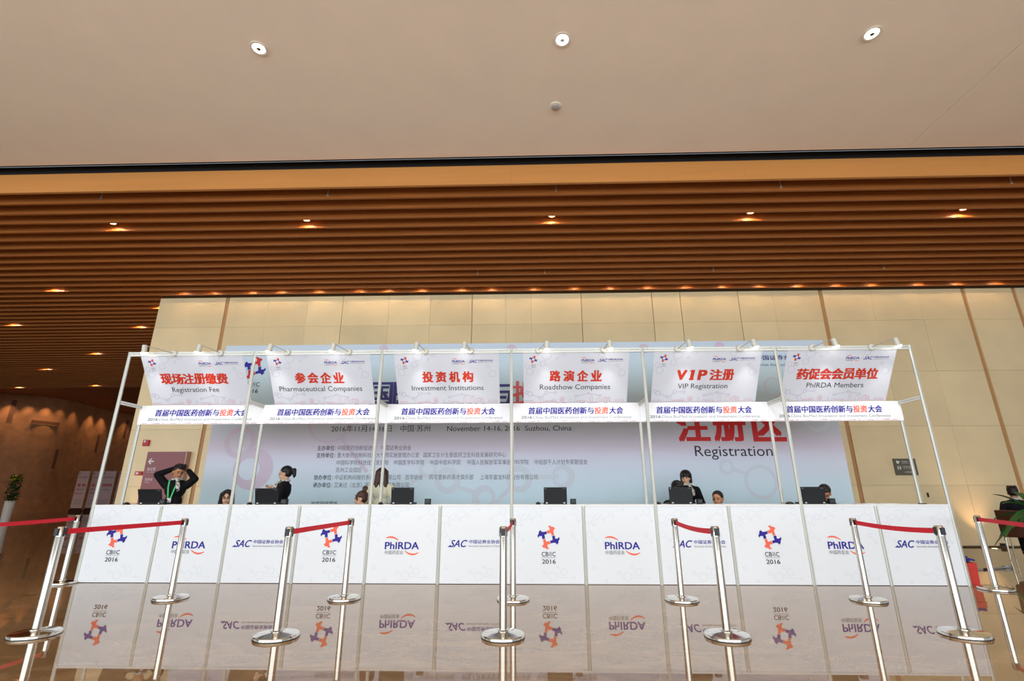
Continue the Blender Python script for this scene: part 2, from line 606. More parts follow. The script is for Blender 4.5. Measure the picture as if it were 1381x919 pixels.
def molecules(a, w, h, mname, z=0.0006, dense=True, mir=False, hy=0.0):
    """faint ring-and-stick pattern over a w x h panel whose origin is the lower left corner"""
    atoms = [(0.05, 0.83, 0.060), (0.17, 0.86, 0.042), (0.29, 0.90, 0.058), (0.40, 0.87, 0.026), (0.27, 0.82, 0.02), (0.11, 0.75, 0.018),
             (0.73, 0.84, 0.030), (0.90, 0.93, 0.05), (0.95, 0.80, 0.02), (0.05, 0.62, 0.045), (0.14, 0.55, 0.02), (0.86, 0.62, 0.03), (0.93, 0.52, 0.018),
             (0.10, 0.19, 0.030), (0.44, 0.13, 0.026), (0.56, 0.08, 0.060), (0.72, 0.14, 0.048), (0.63, 0.20, 0.02), (0.86, 0.06, 0.02), (0.26, 0.03, 0.02), (0.55, 0.96, 0.02)]
    bonds = [(0, 1), (1, 2), (2, 3), (1, 4), (1, 5), (6, 7), (7, 8), (9, 10), (11, 12), (14, 15), (15, 16), (16, 17), (15, 18), (9, 0), (20, 2)]
    P = [((1 - x) * w if mir else x * w, hy + y * h, r * min(w, h)) for x, y, r in atoms]
    t = 0.008
    for x, y, r in P:
        a.ring(x, y, max(0.004, r - t), r, mname, z, n=24)
    for i, j in bonds:
        p, q = Vector(P[i][:2]), Vector(P[j][:2])
        d = q - p
        if d.length <= P[i][2] + P[j][2]:
            continue
        d.normalize()
        a.line(p + d * P[i][2], q - d * P[j][2], 0.006, mname, z)


def skyline(a, x0, x1, y, h, z=0.001, w=0.005):
    """row of outlined towers and a wheel"""
    L = x1 - x0
    r = random.Random(3)

    def X(t):
        return x0 + L * t
    # low red roofs
    for t0, t1, hh in ((0.0, 0.08, .22), (0.2, 0.3, .18), (0.27, 0.31, .36), (0.52, 0.6, .2), (0.76, 0.84, .5), (0.9, 0.98, .3)):
        a.path([(X(t0), y), (X(t0), y + h * hh), (X((t0 + t1) / 2), y + h * hh * 1.25), (X(t1), y + h * hh), (X(t1), y)], w, 'sky_red', z)
        a.line((X(t0), y + h * hh * .5), (X(t1), y + h * hh * .5), w, 'sky_red', z)
    # towers
    for t, hw, hh, mn in ((0.17, 0.014, .8, 'sky_blue'), (0.45, 0.008, .5, 'sky_blue'), (0.66, 0.012, 1.0, 'sky_red'), (0.73, 0.014, .7, 'sky_red'), (0.80, 0.012, .75, 'sky_red'), (0.835, 0.012, .7, 'sky_red'), (0.5, .01, .35, 'sky_blue')):
        a.path([(X(t - hw), y), (X(t - hw), y + h * hh * .75), (X(t), y + h * hh), (X(t + hw), y + h * hh * .75), (X(t + hw), y)], w, mn, z)
    a.ring(X(0.37), y + h * .42, h * .26, h * .32, 'sky_red', z, n=22)
    a.ring(X(0.37), y + h * .42, h * .10, h * .15, 'sky_red', z, n=14)
    a.line((X(0.352), y), (X(0.37), y + h * .42), w, 'sky_red', z)
    a.line((X(0.388), y), (X(0.37), y + h * .42), w, 'sky_red', z)
    a.line((x0, y), (x1, y), w, 'sky_red', z)


# ---------------------------------------------------------------- the setting
b = MB()
b.box(-60, 26, -22, 48, -0.2, 0.0, 'floor')
structure(b.build('floor'))

# white plaster ceiling of the entrance hall, its dark slot and the joint in it
b = MB()
b.box(-45, 6.570, -16, -0.235, 6.64, 6.75, 'paint')
b.box(6.576, 26, -16, -0.235, 6.64, 6.75, 'paint')
b.box(6.570, 6.576, -16, -0.236, 6.66, 6.75, 'grey')
structure(b.build('ceiling'))
b = MB()
b.box(-60, 26, -0.235, 0.005, 6.80, 6.95, 'black')
b.box(-60, 26, -0.29, -0.236, 6.755, 6.95, 'black')
structure(b.build('trim_1'))

# timber fascia and slatted ceiling
b = MB()
for k in range(-15, 7):
    b.box(k * 4.0 + 0.0006, k * 4.0 + 3.9994, 0.006, 0.05, 6.262, 6.638, 'fascia_wood')
b.box(-60, 26, 0.012, 0.05, 6.638, 6.80, 'black')
structure(b.build('trim_2'))
b = MB()
STEP = 0.3335
for i in range(49):
    y = 0.012 + STEP * i
    x1 = 26 if y < 4.7 else -9.74
    b.box(-60, x1, y + (0.04 if i == 0 else 0), y + 0.05, 6.26, 6.58, 'wood')
b.box(-60, 26, 0.06, 4.95, 6.60, 6.66, 'wood_void')
b.box(-60, -9.74, 4.95, 16.35, 6.60, 6.66, 'wood_void')
structure(b.build('ceiling_slats'))
b = MB()
b.box(-60, -9.74, 16.3, 48, 7.55, 7.65, 'upper_ceiling')
b.box(-60, -9.74, 16.3, 16.36, 6.26, 7.6, 'upper_ceiling')
structure(b.build('ceiling_upper'))

# marble wall: slabs with open joints over a dark backing; wide grooves are recessed strips
COLS = [-9.72, -7.90, -7.80, -6.72, -5.638, -4.681, -3.425, -2.31, -1.195, -0.298, 0.378, 1.702, 3.566, 4.307, 5.82, 6.727, 7.925, 8.025, 9.25, 10.44, 11.582, 11.682, 12.87, 12.97, 14.3, 16, 18, 20, 23, 26]
ROWS = [0.0, 1.333, 2.705, 4.062, 5.411, 6.262]
GROOVES = {1, 16, 20, 22}
WIDE_JOINT = {-4.681, -1.195, 1.702, 4.307, 5.82, 3.566}
WY = 4.92
b = MB()
rw = random.Random(11)
for i in range(len(COLS) - 1):
    x0, x1 = COLS[i], COLS[i + 1]
    if i in GROOVES:
        b.box(x0, x1, WY + 0.03, WY + 0.1, 0, 6.262, 'groove')
        continue
    g0 = 0.012 if x0 in WIDE_JOINT else 0.002
    for j in range(len(ROWS) - 1):
        dy = rw.uniform(-0.002, 0.002)
        b.box(x0 + g0, x1 - 0.002, WY + dy, WY + 0.09, ROWS[j] + (0.03 if j == 0 else 0.002), ROWS[j + 1] - 0.002, 'marble')
b.box(-9.70, 26, WY + 0.09, WY + 0.5, 0, 6.60, 'joint')
b.box(-9.72, -9.70, WY + 0.09, 14, 0, 6.26, 'marble')
structure(b.build('wall_back'))

# far curved bronze wall of the side hall
WPTS = [(-60, 22.6), (-46, 22.8), (-39, 23.1), (-36, 23.5), (-34.2, 24.1), (-32.9, 25.0), (-32.4, 26.2), (-32.6, 27.8), (-32.9, 29.6), (-33.1, 31.5), (-33.0, 34), (-32, 38), (-28, 42), (-20, 45), (-8, 46)]


def catmull(pts, n):
    out = []
    for i in range(len(pts) - 1):
        p0, p1, p2, p3 = [Vector(pts[max(0, min(len(pts) - 1, i + k))]) for k in (-1, 0, 1, 2)]
        for k in range(n):
            t = k / n
            out.append(0.5 * ((2 * p1) + (p2 - p0) * t + (2 * p0 - 5 * p1 + 4 * p2 - p3) * t * t + (3 * p1 - p0 - 3 * p2 + p3) * t ** 3))
    out.append(Vector(pts[-1]))
    return out


WC = catmull(WPTS, 8)
b = MB()
vs = []
for p in WC:
    vs += [(p.x, p.y, 0), (p.x, p.y, 7.56)]
fs = [(2 * i, 2 * i + 2, 2 * i + 3, 2 * i + 1) for i in range(len(WC) - 1)]
b.add(vs, fs, 'bronze')
vs = [(x - 0.3 if k else x, y + 0.3, z) for k, (x, y, z) in enumerate(vs)]
b.add(vs, [tuple(reversed(f)) for f in fs], 'bronze')
o = structure(b.build('wall_left', smooth=True))


def on_wall(px_dir):
    """point of the curved wall in the horizontal direction x/y ratio seen from the hall centre"""
    best = None
    for p, q in zip(WC[:-1], WC[1:]):
        fa = (p.x - 0.22) - px_dir * (p.y + 7.26)
        fb = (q.x - 0.22) - px_dir * (q.y + 7.26)
        if fa * fb <= 0:
            t = fa / (fa - fb + 1e-9)
            c = p + (q - p) * t
            tan = (q - p).normalized()
            nrm = Vector((tan.y, -tan.x))
            if nrm.dot(Vector((0.22, -7.26)) - c) < 0:
                nrm = -nrm
            if best is None or (c - Vector((0.22, -7.26))).length < best[2]:
                best = (c, nrm, (c - Vector((0.22, -7.26))).length, tan)
    return best


# dark recessed strips in the curved wall
k = 3
for (x, zt, x2, zb) in ((-33.6, 7.1, -33.6, 5.7), (-31.8, 5.75, -30.3, 5.45), (-29.8, 3.9, -29.8, 2.7), (-27.3, 4.8, -27.3, 3.7), (-25.65, 5.75, -25.65, 4.6)):
    w = on_wall(((x + x2) / 2 - 0.22) / 31.26)
    if not w:
        continue
    sc = w[2] / math.hypot((x + x2) / 2 - 0.22, 31.26)
    c, nr, tn = w[0], w[1], w[3]
    U = Vector((tn.x, tn.y, 0))
    if U.x * nr.y - U.y * nr.x > 0:
        U = -U
    zt, zb = 1.17 + (zt - 1.17) * sc, 1.17 + (zb - 1.17) * sc
    vert = abs(x - x2) < 0.1
    hw = 0.13 if vert else 0.75
    z0, z1 = (zb, zt) if vert else ((zt + zb) / 2 - 0.12, (zt + zb) / 2 + 0.10)
    if U.cross(Vector((0, 0, 1))).dot(Vector((nr.x, nr.y, 0))) < 0:
        U = -U
    mx = plane_mx((c.x + nr.x * 0.008, c.y + nr.y * 0.008, 0), U, (0, 0, 1))
    b = MB()
    b.box(-hw, hw, z0, z1, -0.12, 0.0, 'recess', mx)
    b.box(-hw - .04, hw + .04, z0 - .03, z0, -0.12, 0.01, 'bronze', mx)
    b.box(hw, hw + .03, z0, z1, -0.12, 0.01, 'bronze', mx)
    structure(b.build('trim_%d' % k))
    k += 1


def spot(name, parent, loc, rot, power, size, color, blend=0.6, radius=0.04):
    l = bpy.data.lights.new(name, 'SPOT')
    l.energy, l.spot_size, l.spot_blend, l.color, l.shadow_soft_size = power, size, blend, color, radius
    o = bpy.data.objects.new(name, l)
    COL.objects.link(o)
    if parent:
        o.parent = parent
    o.location, o.rotation_euler = loc, rot
    return o


WARM = (1.0, 0.70, 0.42)
# wall washers in front of the curved wall
for i, x in enumerate((-33.8, -32.5, -31.3, -30.3, -29.4, -28.2, -27.4, -25.8)):
    w = on_wall((x - 0.22) / 31.26)
    if not w:
        continue
    c = w[0] + w[1] * 0.55
    t = thing('wall_washer', 'small ceiling washer lighting the curved bronze wall, %s from the left' % ORD[i], 'downlight', (c.x, c.y, 7.52), 0, 'washers along the curved wall')
    b = MB()
    b.lathe([(0.075, -0.01), (0.10, -0.01), (0.10, 0.05), (0.03, 0.05)], 16, 'trim_wood', caps=False)
    b.build('housing', t, True)
    b = MB()
    b.lathe([(0.075, 0.044), (0.0001, 0.046)], 16, 'warm_lens', caps=False)
    b.build('lens', t)
    d = Vector((-w[1].x * 0.24, -w[1].y * 0.24, -1.5))
    spot('washer_beam', t, (0, 0, -0.05), d.to_track_quat('-Z', 'Y').to_euler(), (210, 150, 200, 95, 95, 170, 155, 95)[i], math.radians(66), WARM, 1.0)

# ---------------------------------------------------------------- downlights
# white ceiling: three tilting downlights and one detector
for x, y, n in ((-3.17, -2.45, 'left'), (0.72, -2.46, 'middle'), (4.57, -2.43, 'right')):
    t = thing('recessed_downlight', 'lit round downlight in the white ceiling, the %s one of three' % n, 'downlight', (x, y, 6.64), 0, 'downlights in the white ceiling')
    b = MB()
    b.lathe([(0.070, 0.0), (0.105, -0.002), (0.108, -0.012), (0.098, -0.016), (0.080, -0.012), (0.070, -0.002)], 32, 'trim', caps=False)
    b.build('trim_ring', t, True)
    b = MB()
    b.lathe([(0.082, -0.004), (0.078, -0.010), (0.05, -0.012), (0.0001, -0.013)], 28, 'white_lens', caps=False)
    b.build('lens', t, True)
    b = MB()
    b.lathe([(0.026, -0.022), (0.026, -0.012)], 16, 'chrome')
    b.box(-0.075, 0.075, -0.004, 0.004, -0.018, -0.012, 'grey')
    b.build('lamp_holder', t)
    spot('beam', t, (0, 0, -0.04), (0, 0, 0), 260, math.radians(80), (1.0, 0.86, 0.70))
t = thing('smoke_detector', 'small grey round detector on the white ceiling behind the middle downlight', 'smoke detector', (0.695, -1.342, 6.64))
b = MB()
b.lathe([(0.085, 0.0), (0.085, -0.012), (0.07, -0.018)], 28, 'trim')
b.build('base', t, True)
b = MB()
b.lathe([(0.058, -0.016), (0.058, -0.030), (0.045, -0.042), (0.0001, -0.046)], 28, 'grey')
b.build('sensor_cap', t, True)


def slat_downlight(x, y, label, group, power, es=1.0, ang=160):
    t = thing('slat_downlight', label, 'downlight', (x, y, 6.362), 0, group)
    b = MB()
    b.lathe([(0.070, 0.0), (0.084, 0.0), (0.088, 0.008), (0.084, 0.06), (0.070, 0.06), (0.070, 0.0)], 24, 'trim_wood', caps=False)
    b.lathe([(0.05, 0.06), (0.05, 0.245)], 16, 'black')
    b.build('housing', t, True)
    b = MB()
    b.lathe([(0.069, 0.010), (0.066, 0.0), (0.04, -0.010), (0.0001, -0.012)], 20, 'warm_lens', caps=False)
    b.build('lens', t)
    spot('beam', t, (0, 0, -0.016), (0, 0, 0), power, math.radians(ang), WARM, 0.06, 0.03)
    return t


def gap(y):
    """middle of the gap between two slats nearest to y"""
    k = round((y - 0.012 - 0.05 - (STEP - 0.05) / 2) / STEP)
    return 0.012 + 0.05 + (STEP - 0.05) / 2 + STEP * k


for i, x in enumerate((-8.05, -4.11, 0.76, 4.61, 8.64)):
    slat_downlight(x, gap(1.2), 'warm downlight in the front row between timber slats, %s from the left' % ORD[i], 'front row slat downlights', 16)
NW = (-8.93, -8.11, -7.06, -6.28, -5.27, -4.17, -3.41, -2.50, -1.46, -0.65, 0.45, 1.53, 2.46, 3.44, 4.42, 5.38, 6.31, 7.30, 8.29, 9.19, 10.35, 11.34, 12.31)
for i, x in enumerate(NW):
    slat_downlight(x, gap(4.43), 'small warm downlight close above the marble wall top, %s from the left' % ORD[i], 'wall row slat downlights', 5)
for i, (x, y) in enumerate(((-12.16, 4.18), (-10.29, 5.40), (-16.03, 6.95), (-12.17, 7.07), (-16.21, 10.1), (-20.4, 12.5), (-25.3, 16.1), (-21.1, 15.9))):
    slat_downlight(x, gap(y), ('warm slat downlight left of the marble wall, ' + ('nearest to the front', 'right at the wall edge', 'at the frame edge, middle distance', 'middle distance, near the booth corner', 'small and far, above the left booth post', 'dim one nearly above the curved wall', 'last on the left before the curved wall', 'last on the right before the curved wall')[i]), 'left hall slat downlights', 26)
# sprinkler heads between the slats
for i, (x, y) in enumerate(((-7.4, 0.13), (-3.27, 0.13), (0.78, 0.13), (4.67, 0.13), (8.56, 0.13), (-0.92, 3.50), (0.70, 3.50), (4.71, 3.50), (8.69, 3.50))):
    n = ORD[i] if i < 5 else ORD[i - 5]
    t = thing('sprinkler_head', ('small silver sprinkler head just behind the timber fascia, %s from the left' if i < 5 else 'small silver sprinkler head among the rear slats, %s from the left') % n, 'sprinkler', (x, gap(y), 6.235), 0, 'sprinklers')
    b = MB()
    b.lathe([(0.008, 0.0), (0.008, 0.37)], 10, 'silver')
    b.build('pipe', t)
    b = MB()
    b.lathe([(0.022, -0.012), (0.022, -0.008), (0.01, 0.0), (0.006, 0.01)], 14, 'silver')
    b.build('deflector', t)

# ---------------------------------------------------------------- booth frame
POSTX = [-6 + i for i in range(13)]
ZT = 3.295


def octa_post(bld, x, y, z0, z1, r=0.024):
    bld.lathe([(r, z0), (r, z1)], 8, 'alu', Matrix.Translation((x, y, 0)) @ Matrix.Rotation(PI / 8, 4, 'Z'))
    for a in range(4):
        mx = Matrix.Translation((x, y, 0)) @ Matrix.Rotation(a * PI / 2, 4, 'Z')
        bld.box(-0.0035, 0.0035, -r * 0.93 - 0.0006, -r * 0.9, z0, z1 - 0.02, 'alu_groove', mx)


frame = thing('booth_frame', 'white aluminium exhibition frame of tall posts and beams over the counter', 'booth frame')
for i in range(0, 13, 2):
    x = POSTX[i]
    b = MB()
    octa_post(b, x, 0, 0, ZT)
    b.build('front_post', frame)
    b = MB()
    octa_post(b, x, 0.5, 0, 2.53)
    b.build('rear_post', frame)
    b = MB()
    b.box(x - 0.012, x + 0.012, 0.024, 0.478, 2.475, 2.53, 'alu')
    b.box(x - 0.0126, x + 0.0126, 0.03, 0.47, 2.498, 2.506, 'alu_groove')
    b.build('side_beam', frame)
    if i < 12:
        x2 = x + 2
        b = MB()
        b.box(x + 0.022, x2 - 0.022, -0.018, 0.018, 3.225, ZT - 0.004, 'alu')
        b.box(x + 0.03, x2 - 0.03, -0.0186, 0.0186, 3.256, 3.264, 'alu_groove')
        for s in (x + 0.07, x2 - 0.07):
            b.lathe([(0.006, 0), (0.006, 0.002)], 8, 'alu_groove', Matrix.Translation((s, -0.018, 3.275)) @ Matrix.Rotation(PI / 2, 4, 'X'))
        b.build('top_beam', frame)
        b = MB()
        b.box(x + 0.022, x2 - 0.022, 0.505, 0.525, 2.49, 2.53, 'alu')
        b.build('rear_beam', frame)

# ---------------------------------------------------------------- counters
BAY = ['Registration Fee', 'Pharmaceutical Companies', 'Investment Institutions', 'Roadshow Companies', 'VIP Registration', 'rightmost']
LOGO = ['orange and blue pinwheel logo', 'blue lettering between orange arcs', 'blue italic logo']
LOGOC = [(-5.56, 0.602), (-4.505, 0.488), (-3.52, 0.508), (-2.509, 0.605), (-1.513, 0.483), (-0.509, 0.512), (0.509, 0.589), (1.508, 0.487), (2.555, 0.512), (3.508, 0.593), (4.498, 0.496), (5.51, 0.515)]
for i in range(12):
    x0 = POSTX[i]
    kind = i % 3
    bay = i // 2
    t = thing('counter_unit', 'counter front with %s, %s panel under the %s banner' % (LOGO[kind], 'left' if i % 2 == 0 else 'right', BAY[bay]), 'counter', (x0 + 0.5, 0, 0), 0, 'registration counter fronts')
    b = Art()
    molecules(b, 0.95, 0.97, 'ring')
    for kk in range(len(b.v)):
        v = b.v[kk]
        b.v[kk] = (v[0] - 0.475, -0.0008 - 0.004 - (v[2] - 0.0006), v[1] + 0.02)
    b.box(-0.476, 0.476, -0.004, 0.012, 0.006, 0.992, 'print')
    b.build('front_panel', t)
    b = MB()
    b.box(-0.476, 0.476, -0.002, 0.02, 0.0, 0.006, 'black')  # black strip painted in as the shadow line under the panel
    b.box(-0.476, 0.476, -0.010, 0.02, 0.992, 1.004, 'white')
    b.build('rail_and_gap_shade', t)
    a = Art()
    cx, cy = LOGOC[i][0], LOGOC[i][1]
    (pinwheel_logo, arc_logo, italic_logo)[kind](a, cx - x0 - 0.5, cy, 1.0)
    a.put('printed_logo', t, plane_mx((0, -0.0055, 0), (1, 0, 0), (0, 0, 1)))
    if i % 2 == 0:
        b = MB()
        octa_post(b, 0.5, 0, 0, 1.0, 0.022)
        b.build('short_post', t)
    b = MB()
    b.box(-0.476, 0.476, 0.44, 0.456, 0.05, 0.06, 'white')
    b.box(-0.476, 0.476, 0.012, 0.456, 0.06, 0.075, 'white')
    b.build('shelf', t)
b = MB()
b.bevbox(-6.02, 6.02, -0.012, 0.476, 1.0, 1.016, 0.003, 'white')
tag(b.build('countertop'), 'long white worktop running over all the counter fronts', 'countertop')

# ---------------------------------------------------------------- fascia signs
FC = [(-5.754, -4.239, -5.86, -4.162), (-3.761, -2.269, -3.874, -2.159), (-1.763, -0.267, -1.874, -0.155), (0.254, 1.745, 0.14, 1.86), (2.256, 3.738, 2.148, 3.842), (4.269, 5.728, 4.137, 5.828)]
HEAD = [('现场注册缴费', 'Registration Fee'), ('参会企业', 'Pharmaceutical Companies'), ('投资机构', 'Investment Institutions'), ('路演企业', 'Roadshow Companies'), ('VIP注册', 'VIP Registration'), ('药促会会员单位', 'PhIRDA Members')]
ENG = ['Registration Fee', 'Pharmaceutical Companies', 'Investment Institutions', 'Roadshow Companies', 'VIP Registration', 'members']
TIT = [(-5.58, -4.50, -5.44, -4.68), (-3.42, -2.655, -3.70, -2.375), (-1.398, -0.612, -1.582, -0.448), (0.595, 1.39, 0.438, 1.534), (2.565, 3.42, 2.581, 3.344), (4.384, 5.608, 4.553, 5.416)]
FV = (2.228, 2.530)
for i in range(6):
    x0, x1 = POSTX[2 * i], POSTX[2 * i + 2]
    t = thing('fascia_sign', 'white conference name board under the %s banner' % ENG[i], 'sign', ((x0 + x1) / 2, 0.478, FV[0]), 0, 'conference name boards')
    mx = plane_mx((-(x0 + x1) / 2, -0.0055, -FV[0]), (1, 0, 0), (0, 0, 1))
    b = MB()
    e0 = 0.03 if i == 0 else 0.001
    e1 = 0.03 if i == 5 else 0.001
    b.box(-1.0 + e0 - 0.03 * (i == 0) - 0.02 * (i == 0), 1.0 - e1 + 0.05 * (i == 5), -0.004, -0.0005, 0, FV[1] - FV[0], 'fascia_print')
    b.build('board', t)
    a = Art()
    c0, c1, e0, e1 = FC[i]
    L = c1 - c0
    # eleven dark characters, two orange ones
    for s, k0, k1, mn in (('首届中国医药创新与', 0, 9, 'navy'), ('投资', 9, 11, 'coral'), ('大会', 11, 13, 'navy')):
        a.text(s, c0 + L * (k0 + 0.05) / 13, c0 + L * (k1 - 0.05) / 13, 2.357, mn, y1=2.464, bold=0.03, shear=0.12)
    a.put('title_lettering', t, mx)
    a = Art()
    EL = e1 - e0
    a.text('2016', e0, e0 + EL * 0.098, 2.286, 'ink_grey', h=0.045, bold=0.012, shear=0.1)
    a.text('China BioMed Innovation and Investment Conference', e0 + EL * 0.108, e1, 2.286, 'ink_pale', h=0.046, shear=0.15)
    a.put('subtitle_lettering', t, mx)
    a = Art()
    skyline(a, x0 + 0.06, x0 + 1.0, 2.236, 0.035, w=0.003)
    skyline(a, x0 + 1.0, x1 - 0.06, 2.236, 0.035, w=0.003)
    a.put('printed_skyline', t, mx)

# ---------------------------------------------------------------- slanted banners
BU, BV = Vector((1, 0, 0)), Vector((0, -0.5, 0.735)).normalized()
BL = 0.875
for i in range(6):
    x0 = POSTX[2 * i] + 0.182
    W = 1.622
    t = thing('slanted_banner', 'pale slanted banner with red characters headed %s' % (ENG[i] if i < 5 else 'for members, at the right end'), 'banner', (x0, 0.470, 2.535), 0, 'slanted heading banners')
    mx = plane_mx((0, 0, 0), BU, BV)
    b = Art()
    b.poly([(0, 0), (W, 0), (W, BL), (0, BL)], 'print_shaded', 0.0)
    b.poly([(0, BL), (W, BL), (W, 0), (0, 0)], 'print_shaded', -0.004)
    for p, q in (((0, 0), (W, 0)), ((W, 0), (W, BL)), ((W, BL), (0, BL)), ((0, BL), (0, 0))):
        b.face([(p[0], p[1], -0.004), (q[0], q[1], -0.004), (q[0], q[1], 0), (p[0], p[1], 0)], 'print_shaded')
    for cx, cy, r in ((0.36, 0.79, 0.075), (0.30, 0.66, 0.05), (0.10, 0.53, 0.06), (0.06, 0.62, 0.04), (0.62, 0.81, 0.03), (0.52, 0.74, 0.02), (1.2, 0.80, 0.05), (1.52, 0.50, 0.06), (1.45, 0.62, 0.03), (1.35, 0.72, 0.02)):
        b.ring(cx, cy, r - 0.012, r, 'ring_lav', 0.0006)
    for p, q in (((0.36, 0.72), (0.32, 0.70)), ((0.42, 0.80), (0.59, 0.81)), ((0.59, 0.80), (0.53, 0.75)), ((1.2, 0.75), (1.34, 0.72)), ((1.46, 0.6), (1.5, 0.55))):
        b.line(p, q, 0.008, 'ring_lav', 0.0006)
    for cx, cy, r in ((0.10, 0.155, 0.04), (0.05, 0.18, 0.03), (0.25, 0.09, 0.024), (0.36, 0.175, 0.03), (0.50, 0.175, 0.024), (0.82, 0.11, 0.022), (1.02, 0.16, 0.02), (1.2, 0.12, 0.02)):
        b.ring(cx, cy, r - 0.008, r, 'sky_blue', 0.0006)
    for p, q in (((0.13, 0.14), (0.23, 0.10)), ((0.39, 0.175), (0.476, 0.175)), ((0.28, 0.1), (0.34, 0.15)), ((0.84, 0.115), (1.0, 0.155)), ((1.04, 0.155), (1.18, 0.125))):
        b.line(p, q, 0.008, 'sky_blue', 0.0006)
    skyline(b, 0.02, W - 0.02, 0.012, 0.12, z=0.0008, w=0.005)
    b.put('banner_sheet', t, mx)
    a = Art()
    h0, h1, s0, s1 = [v - x0 for v in TIT[i]]
    if i == 4:
        for ch, q0, q1 in (('V', 0.0, 0.134), ('I', 0.20, 0.245), ('P', 0.315, 0.44)):
            a.text(ch, h0 + q0, h0 + q1, BL - 0.500, 'red', y1=BL - 0.345, bold=0.05, shear=0.1)
        a.box(h0 + 0.175, h0 + 0.25, BL - 0.500, BL - 0.482, 0.0014, 0.0016, 'red')
        a.box(h0 + 0.185, h0 + 0.26, BL - 0.363, BL - 0.345, 0.0014, 0.0016, 'red')
        a.text('注', h0 + 0.495, h0 + 0.675, BL - 0.508, 'red', y1=BL - 0.335, bold=0.045)
        a.text('册', h0 + 0.695, h1, BL - 0.508, 'red', y1=BL - 0.335, bold=0.045)
    else:
        s = HEAD[i][0]
        n = len(s)
        pitch = (h1 - h0) / n if n > 5 else (h1 - h0 - 0.155) / (n - 1)
        gw = pitch * 0.94 if n > 5 else 0.158
        for k2, ch in enumerate(s):
            a.text(ch, h0 + pitch * k2, h0 + pitch * k2 + gw, BL - 0.508, 'red', y1=BL - 0.335, bold=0.045)
    a.put('heading_lettering', t, mx)
    a = Art()
    a.text(HEAD[i][1], s0, s1, BL - 0.646, 'ink', h=0.088)
    a.put('english_lettering', t, mx)
    a = Art()
    pinwheel(a, 0.155, BL - 0.145, 0.062, 'red', 'navy')
    cbiic(a, 0.12, 0.19, BL - 0.25, 0.020, 'ink_grey')
    a.text('2016', 0.125, 0.188, BL - 0.282, 'ink_grey', h=0.020)
    a.put('pinwheel_logo', t, mx)
    a = Art()
    arc_logo(a, 0.995, BL - 0.165, 0.42)
    italic_logo(a, 1.345, BL - 0.165, 0.535)
    a.line((1.145, BL - 0.20), (1.145, BL - 0.13), 0.002, 'ink_pale')
    a.put('organiser_logos', t, mx)

# ---------------------------------------------------------------- arm spotlights on the front beam
AL = [(-5.66, -5.28), (-4.79, -4.54), (-3.68, -3.48), (-2.705, -2.52), (-1.43, -1.33), (-0.70, -0.63), (0.54, 0.42), (1.48, 1.41), (2.66, 2.53), (3.61, 3.46), (4.79, 4.54), (5.69, 5.42)]
TILT = [(0.0, 0.0), (0.25, 0), (0.3, .1), (0.25, 0.3), (0.2, .3), (0.15, .2), (0, 0), (-.1, 0), (-.15, 0), (-.3, 0), (-.3, 0), (-.35, 0)]
for i, (hx, dx) in enumerate(AL):
    t = thing('arm_spotlight', 'white arm spotlight clamped to the beam over the %s banner, the %s one' % (ENG[i // 2] if i < 10 else 'rightmost', 'left' if i % 2 == 0 else 'right'), 'spotlight', (dx, -0.02, 3.262), 0, 'arm spotlights on the front beam')
    b = MB()
    b.lathe([(0.052, 0.0), (0.052, 0.010), (0.044, 0.022), (0.0001, 0.026)], 24, 'lampwhite', Matrix.Rotation(PI / 2, 4, 'X'))
    b.build('base_disc', t, True)
    h = hx - dx
    b = MB()
    b.tube([(0, -0.03, 0), (h * 0.5, -0.09, 0.05), (h, -0.14, 0.088)], 0.006, 8, 'grey')
    b.build('arm', t, True)
    hm = Matrix.Translation((h, -0.14, 0.088)) @ Matrix.Rotation(TILT[i][0], 4, 'Y') @ Matrix.Rotation(0.15, 4, 'X')
    b = MB()
    b.lathe([(0.030, 0.015), (0.036, 0.0), (0.037, -0.085), (0.046, -0.105)], 20, 'lampwhite', hm)
    b.lathe([(0.0001, 0.018), (0.030, 0.015)], 20, 'lampwhite', hm)
    head = b.build('lamp_head', t, True)
    b = MB()
    b.lathe([(0.043, -0.100), (0.044, -0.118), (0.034, -0.135), (0.0001, -0.142)], 20, 'bulb', hm)
    b.build('bulb', head, True)
    spot('beam', t, (h, -0.14, -0.07), Vector((0, 0.46, -0.9)).to_track_quat('-Z', 'Y').to_euler(), 20, math.radians(70), (1.0, 0.97, 0.92), 0.8, 0.04)

# ---------------------------------------------------------------- backdrop
BY = 2.10
bd = thing('printed_backdrop', 'long pale blue printed backdrop standing behind the counter', 'backdrop', (0.1, BY, 0))
b = MB()
b.box(-5.94, 5.94, 0.0, 0.06, 0.0, 4.03, 'backdrop')
sheet = b.build('board', bd)
bmx = plane_mx((-0.1, -0.001, 0), (1, 0, 0), (0, 0, 1))
a = Art()
RG = [(-4.91, 1.61, .38, .20, -.08), (-5.24, 2.1, .30, .20, 0), (-3.55, 2.5, .42, .38, 0), (-1.62, 1.61, .17, .10, .01), (-1.24, 1.40, .24, .13, 0), (-0.57, 1.09, .22, .12, .03), (0.08, 1.42, .24, .13, -.02), (0.89, 1.46, .21, .13, -.04), (3.87, 1.62, .14, .08, 0), (4.45, 1.36, .30, .24, 0), (-4.63, 3.45, .26, .20, 0), (-1.94, 3.22, .30, .25, 0), (-2.62, 3.93, .09, .0, 0), (2.55, 3.89, .10, .0, 0), (5.64, 2.50, .25, .18, 0), (4.95, 3.1, .2, .15, 0), (-0.06, 3.90, .10, .0, 0), (4.03, 3.92, .10, 0, 0)]
for j, (x, y, r1, r0, dx) in enumerate(RG):
    a.ring(x, y, max(r0, 0.001), r1, 'ring_bd2' if j in (0, 1, 2, 12, 13, 16, 17) else 'ring_bd', 0.0006 + 0.00001 * j, n=40, dx=dx)
